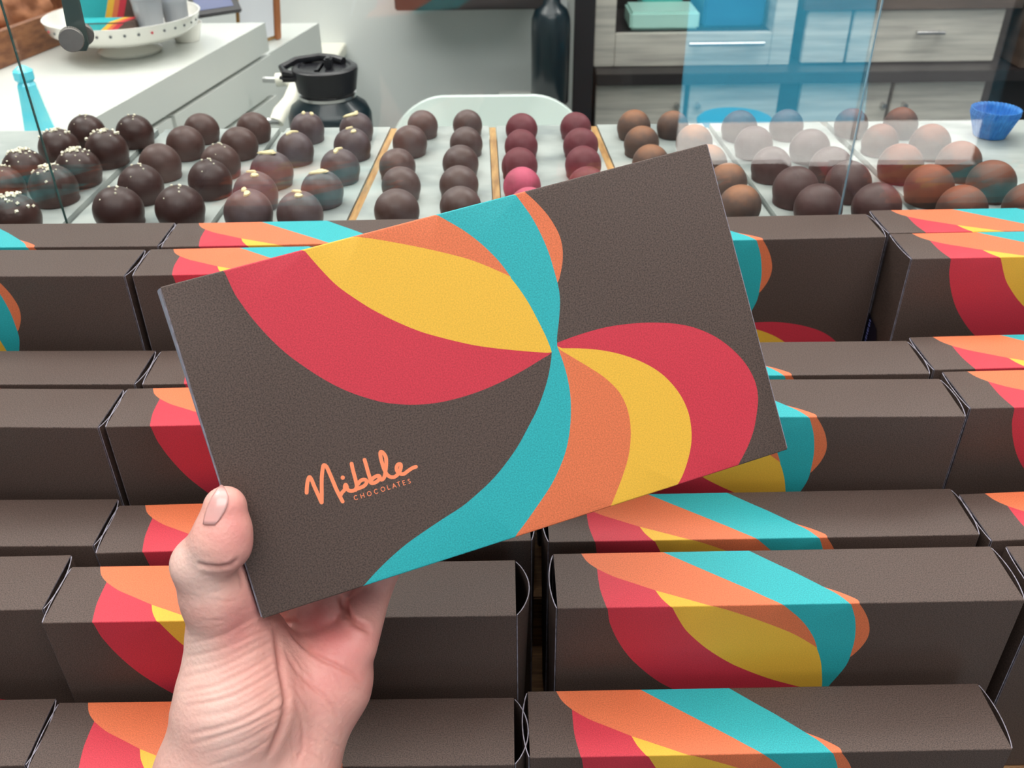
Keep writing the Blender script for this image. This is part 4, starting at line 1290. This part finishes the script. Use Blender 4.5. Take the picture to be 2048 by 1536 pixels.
def surface_nets(f):
    s = f < 0
    c = np.zeros(tuple(np.array(f.shape) - 1), np.int8)
    for i in (0, 1):
        for j in (0, 1):
            for k in (0, 1): c += s[i:f.shape[0] - 1 + i, j:f.shape[1] - 1 + j, k:f.shape[2] - 1 + k]
    act = np.argwhere((c > 0) & (c < 8))
    idx = np.full(c.shape, -1, np.int64); idx[tuple(act.T)] = np.arange(len(act))
    acc = np.zeros((len(act), 3)); cntv = np.zeros(len(act))
    cs_ = [(i, j, k) for i in (0, 1) for j in (0, 1) for k in (0, 1)]
    for a in cs_:
        for ax in range(3):
            if a[ax]: continue
            b = list(a); b[ax] = 1
            fa = f[tuple((act + a).T)]; fb = f[tuple((act + b).T)]
            m_ = (fa < 0) != (fb < 0); t = np.where(m_, fa / np.where(m_, fa - fb, 1), 0)
            p = np.tile(np.array(a, float), (len(act), 1)); p[:, ax] += t
            acc[m_] += p[m_]; cntv[m_] += 1
    V = act + acc / cntv[:, None]
    Q = []
    for ax in range(3):
        sl0 = [slice(None)] * 3; sl1 = [slice(None)] * 3; sl0[ax] = slice(0, -1); sl1[ax] = slice(1, None)
        e = s[tuple(sl0)] != s[tuple(sl1)]
        E_ = np.argwhere(e); u, v = (ax + 1) % 3, (ax + 2) % 3
        E_ = E_[(E_[:, u] > 0) & (E_[:, v] > 0) & (E_[:, u] < f.shape[u] - 1) & (E_[:, v] < f.shape[v] - 1)]
        o = np.zeros(3, int)
        du_ = np.eye(3, dtype=int)[u]; dv_ = np.eye(3, dtype=int)[v]
        q = np.stack([idx[tuple((E_ - du_ - dv_).T)], idx[tuple((E_ - dv_).T)], idx[tuple(E_.T)], idx[tuple((E_ - du_).T)]], 1)
        fl_ = ~s[tuple(E_.T)]
        q[fl_] = q[fl_][:, ::-1]
        Q.append(q)
    Q = np.concatenate(Q); return V, Q[(Q >= 0).all(1)]


V, Q = surface_nets(Fd.f.astype(np.float64))
V = V * st_ + lo_


def relax(V, it, lam=.5):
    e = np.concatenate([Q[:, [0, 1]], Q[:, [1, 2]], Q[:, [2, 3]], Q[:, [3, 0]]]); e = np.concatenate([e, e[:, ::-1]])
    deg = np.bincount(e[:, 0], minlength=len(V))[:, None]
    for _ in range(it):
        s_ = np.stack([np.bincount(e[:, 0], V[e[:, 1], k], len(V)) for k in range(3)], 1)
        V = V + lam * (s_ / np.maximum(deg, 1) - V)
    return V


def normals(V):
    fn = np.cross(V[Q[:, 2]] - V[Q[:, 0]], V[Q[:, 3]] - V[Q[:, 1]])
    n = np.zeros_like(V)
    for k in range(4): n += np.stack([np.bincount(Q[:, k], fn[:, j], len(V)) for j in range(3)], 1)
    return n / np.maximum(np.linalg.norm(n, axis=1), 1e-9)[:, None]


V = relax(V, 5)
Nn = normals(V)
if (Nn * (V - V.mean(0))).sum() < 0: Q = Q[:, ::-1]; Nn = -Nn
px_ = V[:, 0] / V[:, 2] * F + 1024; py_ = V[:, 1] / V[:, 2] * F + 768
facing = np.clip((-(Nn * V).sum(1) / np.linalg.norm(V, axis=1)) * 3, 0, 1)      # palm side only


def hcrop(pts): return [(x / 2.415 + 300, y / 2.415 + 900) for x, y in pts]


def dist_poly(pl, sel):
    best = np.full(sel.sum(), 1e9); tt = np.zeros(sel.sum()); X_, Y_ = px_[sel], py_[sel]
    tot = len(pl) - 1
    for i in range(tot):
        (x0, y0), (x1, y1) = pl[i], pl[i + 1]
        dx, dy = x1 - x0, y1 - y0; L2 = dx * dx + dy * dy + 1e-9
        t = np.clip(((X_ - x0) * dx + (Y_ - y0) * dy) / L2, 0, 1)
        d = np.hypot(X_ - x0 - t * dx, Y_ - y0 - t * dy)
        m_ = d < best; best[m_] = d[m_]; tt[m_] = (i + t[m_]) / tot
    return best, tt


creases = [  # (polyline in photo px, depth mm, half width px, taper)
    (hcrop([(598, 838), (612, 900), (622, 980), (632, 1060), (648, 1140), (657, 1200), (650, 1280), (625, 1360), (590, 1440), (560, 1500)]), 1.25, 6),
    (hcrop([(640, 800), (665, 850), (700, 905), (745, 950), (790, 985), (850, 1020), (920, 1050), (985, 1085), (1030, 1140)]), .75, 4.5),
    (hcrop([(640, 940), (670, 1010), (720, 1080), (780, 1140), (840, 1190), (885, 1250), (915, 1320)]), .5, 4),
    (hcrop([(225, 548), (270, 560), (330, 566), (390, 556), (428, 525)]), 1.0, 4),
    (hcrop([(922, 700), (936, 750), (955, 800), (985, 832), (1030, 855), (1070, 880)]), 1.9, 6),
    (hcrop([(690, 1200), (725, 1280), (742, 1370), (735, 1450), (700, 1530)]), .35, 4),
    (hcrop([(660, 1130), (700, 1150), (760, 1250)]), .3, 3),
    (hcrop([(700, 860), (735, 920), (790, 960)]), .6, 6),
    (hcrop([(640, 840), (690, 830), (740, 850)]), .5, 5),
    (hcrop([(300, 720), (360, 735), (430, 720)]), .25, 3), (hcrop([(420, 560), (440, 620), (450, 680)]), .35, 4),
]
wr = [[(172, 905), (330, 885), (470, 815), (560, 745)], [(168, 950), (350, 915), (490, 850), (590, 790)], [(165, 1010), (350, 965), (500, 895), (600, 850)],
      [(150, 1100), (320, 1055), (480, 975), (608, 915)], [(135, 1165), (320, 1135), (510, 1050), (615, 980)], [(160, 1235), (380, 1190), (540, 1110), (625, 1040)],
      [(200, 1300), (400, 1250), (570, 1165), (640, 1105)], [(170, 1370), (400, 1315), (580, 1225), (648, 1165)], [(180, 1430), (420, 1360), (600, 1265), (652, 1220)],
      [(230, 1480), (440, 1415), (600, 1325), (645, 1280)], [(270, 1530), (480, 1455), (610, 1370)]]
for i, w_ in enumerate(wr):
    creases.append((hcrop(spline([(a + rnd.uniform(-10, 10), b + rnd.uniform(-9, 9)) for a, b in w_], 4)), rnd.uniform(.2, .48), rnd.uniform(3, 4.6)))
    if i + 1 < len(wr) and len(wr[i + 1]) == 4:
        mid = [((a[0] + b[0]) / 2 + rnd.uniform(-8, 8), (a[1] + b[1]) / 2 + rnd.uniform(-6, 6)) for a, b in zip(w_, wr[i + 1])]
        creases.append((hcrop(spline(mid[rnd.randint(0, 1):], 4)), rnd.uniform(.12, .32), 2.8))
# fine crossing lines on the palm and the heel
for k in range(46):
    x, y = rnd.uniform(670, 970), rnd.uniform(960, 1500); a = rnd.uniform(.4, 1.6); l_ = rnd.uniform(40, 130)
    creases.append((hcrop([(x, y), (x + l_ * math.cos(a), y + l_ * math.sin(a))]), rnd.uniform(.12, .26), 2.6))
for k in range(14):
    x, y = rnd.uniform(190, 420), rnd.uniform(600, 860); a = rnd.uniform(-.35, .25); l_ = rnd.uniform(50, 110)
    creases.append((hcrop([(x, y), (x + l_, y + l_ * math.sin(a))]), .12, 2.6))
disp = np.zeros(len(V)); red = np.zeros(len(V))
for pl, dep, wd in creases:
    xs = [p[0] for p in pl]; ys = [p[1] for p in pl]
    sel = (px_ > min(xs) - 40) & (px_ < max(xs) + 40) & (py_ > min(ys) - 40) & (py_ < max(ys) + 40) & (facing > 0)
    if not sel.any(): continue
    d, t = dist_poly(pl, sel)
    tap = np.clip(np.minimum(t, 1 - t) * 5, 0, 1) ** .7
    disp[sel] -= dep * np.exp(-(d / wd) ** 2) * tap - dep * .30 * np.exp(-((d - wd * 2.2) / (wd * 1.3)) ** 2) * tap
    red[sel] = np.maximum(red[sel], np.exp(-(d / (wd * 1.1)) ** 2) * tap * min(1, dep * .9))
V = V + Nn * (disp * facing)[:, None]
V = relax(V, 1, .35)
# flush of colour in the skin
g = lambda cx, cy, r: np.exp(-(((px_ - cx) ** 2 + (py_ - cy) ** 2) / r ** 2))
blush = .28 * g(465, 1080, 60) + .15 * g(470, 1020, 40) + .35 * g(470, 1240, 80) + .45 * g(690, 1300, 80) + .3 * g(740, 1180, 50) + .35 * g(640, 1240, 60) + .2 * g(560, 1420, 120)
pale = .5 * g(365, 1130, 40) + .4 * g(385, 1300, 60) + .35 * g(450, 1450, 120) + .3 * g(420, 1180, 50)
me = bpy.data.meshes.new('hand')
W = np.array([list(RIGHT), [-c for c in UP], list(_fwd)])
VW = (V / 1000) @ W + np.array(list(EYE))
me.vertices.add(len(VW)); me.vertices.foreach_set('co', VW.astype(np.float32).ravel())
me.loops.add(Q.size); me.loops.foreach_set('vertex_index', Q.ravel().astype(np.int32))
me.polygons.add(len(Q)); me.polygons.foreach_set('loop_start', np.arange(0, Q.size, 4, dtype=np.int32)); me.polygons.foreach_set('loop_total', np.full(len(Q), 4, np.int32))
me.update(calc_edges=True); me.validate()
at_ = me.attributes.new('flush', 'FLOAT', 'POINT'); at_.data.foreach_set('value', np.clip(.35 + blush - pale, 0, 1).astype(np.float32))
at2 = me.attributes.new('fold', 'FLOAT', 'POINT'); at2.data.foreach_set('value', np.clip(red * facing, 0, 1).astype(np.float32))
for p in me.polygons: p.use_smooth = True

m = bpy.data.materials.new('skin'); m.use_nodes = True; q = N(m); b = q.b
b.inputs['Roughness'].default_value = .46; b.inputs['Specular IOR Level'].default_value = .42
b.inputs['Subsurface Weight'].default_value = .12; b.inputs['Subsurface Radius'].default_value = (1, .35, .2); b.inputs['Subsurface Scale'].default_value = .004
a1_ = q.n('ShaderNodeAttribute', attribute_name='flush'); a2_ = q.n('ShaderNodeAttribute', attribute_name='fold')
tc = q.n('ShaderNodeTexCoord'); nz = q.n('ShaderNodeTexNoise', Scale=70, Detail=5); q.l(tc.outputs['Object'], nz.inputs['Vector'])
ad = q.n('ShaderNodeMath', operation='MULTIPLY_ADD'); ad.inputs[1].default_value = .55; q.l(nz.outputs['Fac'], ad.inputs[0])
sb = q.n('ShaderNodeMath', operation='SUBTRACT'); sb.inputs[1].default_value = .27; q.l(a1_.outputs['Fac'], sb.inputs[0]); q.l(sb.outputs[0], ad.inputs[2])
cr_ = q.n('ShaderNodeValToRGB'); e = cr_.color_ramp.elements
e[0].position = 0; e[0].color = srgb(240, 200, 188); e[1].position = 1; e[1].color = srgb(226, 130, 128)
e2 = cr_.color_ramp.elements.new(.4); e2.color = srgb(234, 174, 162)
q.l(ad.outputs[0], cr_.inputs[0])
mx = q.n('ShaderNodeMix', data_type='RGBA'); mx.inputs[7].default_value = srgb(190, 108, 98)
mf = q.n('ShaderNodeMath', operation='MULTIPLY'); mf.inputs[1].default_value = .45; q.l(a2_.outputs['Fac'], mf.inputs[0]); q.l(mf.outputs[0], mx.inputs[0]); q.l(cr_.outputs[0], mx.inputs[6]); q.l(mx.outputs[2], b.inputs['Base Color'])
n2_ = q.n('ShaderNodeTexNoise', Scale=900, Detail=4); q.l(tc.outputs['Object'], n2_.inputs['Vector'])
vo = q.n('ShaderNodeTexVoronoi', Scale=520); q.l(tc.outputs['Object'], vo.inputs['Vector'])
am = q.n('ShaderNodeMath', operation='ADD'); q.l(n2_.outputs['Fac'], am.inputs[0]); q.l(vo.outputs['Distance'], am.inputs[1])
bp = q.n('ShaderNodeBump', Strength=.35, Distance=.00035); q.l(am.outputs[0], bp.inputs['Height']); q.l(bp.outputs[0], b.inputs['Normal'])
M['skin'] = m
me.materials.append(m)
person = empty('person', tuple(EYE + c2w(Vector(mm(500, 1560, .376) / 1000))), 'bare left hand, palm to the viewer, gripping the lower left corner of the tilted box', 'person')
hand = bpy.data.objects.new('hand', me); col.objects.link(hand); hand.parent = person; hand.matrix_parent_inverse = Matrix.Translation(person.location).inverted()

# thumbnail: laid on the thumb surface
bvh = BVHTree.FromPolygons([tuple(v) for v in VW], [tuple(x) for x in Q.tolist()])
zc = lambda x, y: (x / 6.4 + 300, y / 6.4 + 960)
# outline sides of the nail from tip to root: outer (at the silhouette) and inner fold
outer = [zc(*p) for p in [(900, 88), (850, 150), (800, 225), (765, 300), (735, 380), (712, 450), (698, 520), (690, 572)]]
inner = [zc(*p) for p in [(935, 90), (975, 150), (1002, 220), (1000, 290), (970, 370), (930, 450), (885, 520), (830, 575)]]
nw = 9; rows_ = []
for a, b_2 in zip(outer, inner):
    row = []
    for k in range(nw):
        t = k / (nw - 1); x = a[0] + (b_2[0] - a[0]) * t; y = a[1] + (b_2[1] - a[1]) * t
        h_ = None
        for nudge in range(14):
            r = ray(x + nudge * 1.0, y).normalized(); h_ = bvh.ray_cast(EYE, r)
            if h_[0] is not None: break
        if h_[0] is None: h_ = bvh.find_nearest(EYE + ray(x, y) * .335)
        row.append((h_[0], h_[1]))
    rows_.append(row)
bm = bmesh.new(); g_ = []
for j, row in enumerate(rows_):
    rr_ = []
    for k, (p, n_) in enumerate(row):
        if n_.dot(p - EYE) > 0: n_ = -n_
        rr_.append(bm.verts.new(p + n_ * (.00045 + .0002 * math.sin(PI * k / (nw - 1)))))
    g_.append(rr_)
for j in range(len(g_) - 1):
    for k in range(nw - 1): bm.faces.new((g_[j][k], g_[j][k + 1], g_[j + 1][k + 1], g_[j + 1][k]))
o = fin('fingernail', bm, M['skin_nail'], ang=180)
sd = o.modifiers.new('thickness', 'SOLIDIFY'); sd.thickness = .0004; sd.offset = 0
o.parent = hand; o.matrix_parent_inverse = Matrix.Translation(person.location).inverted() @ Matrix.Identity(4)
o.matrix_parent_inverse = (Matrix.Translation(person.location) @ hand.matrix_parent_inverse).inverted()
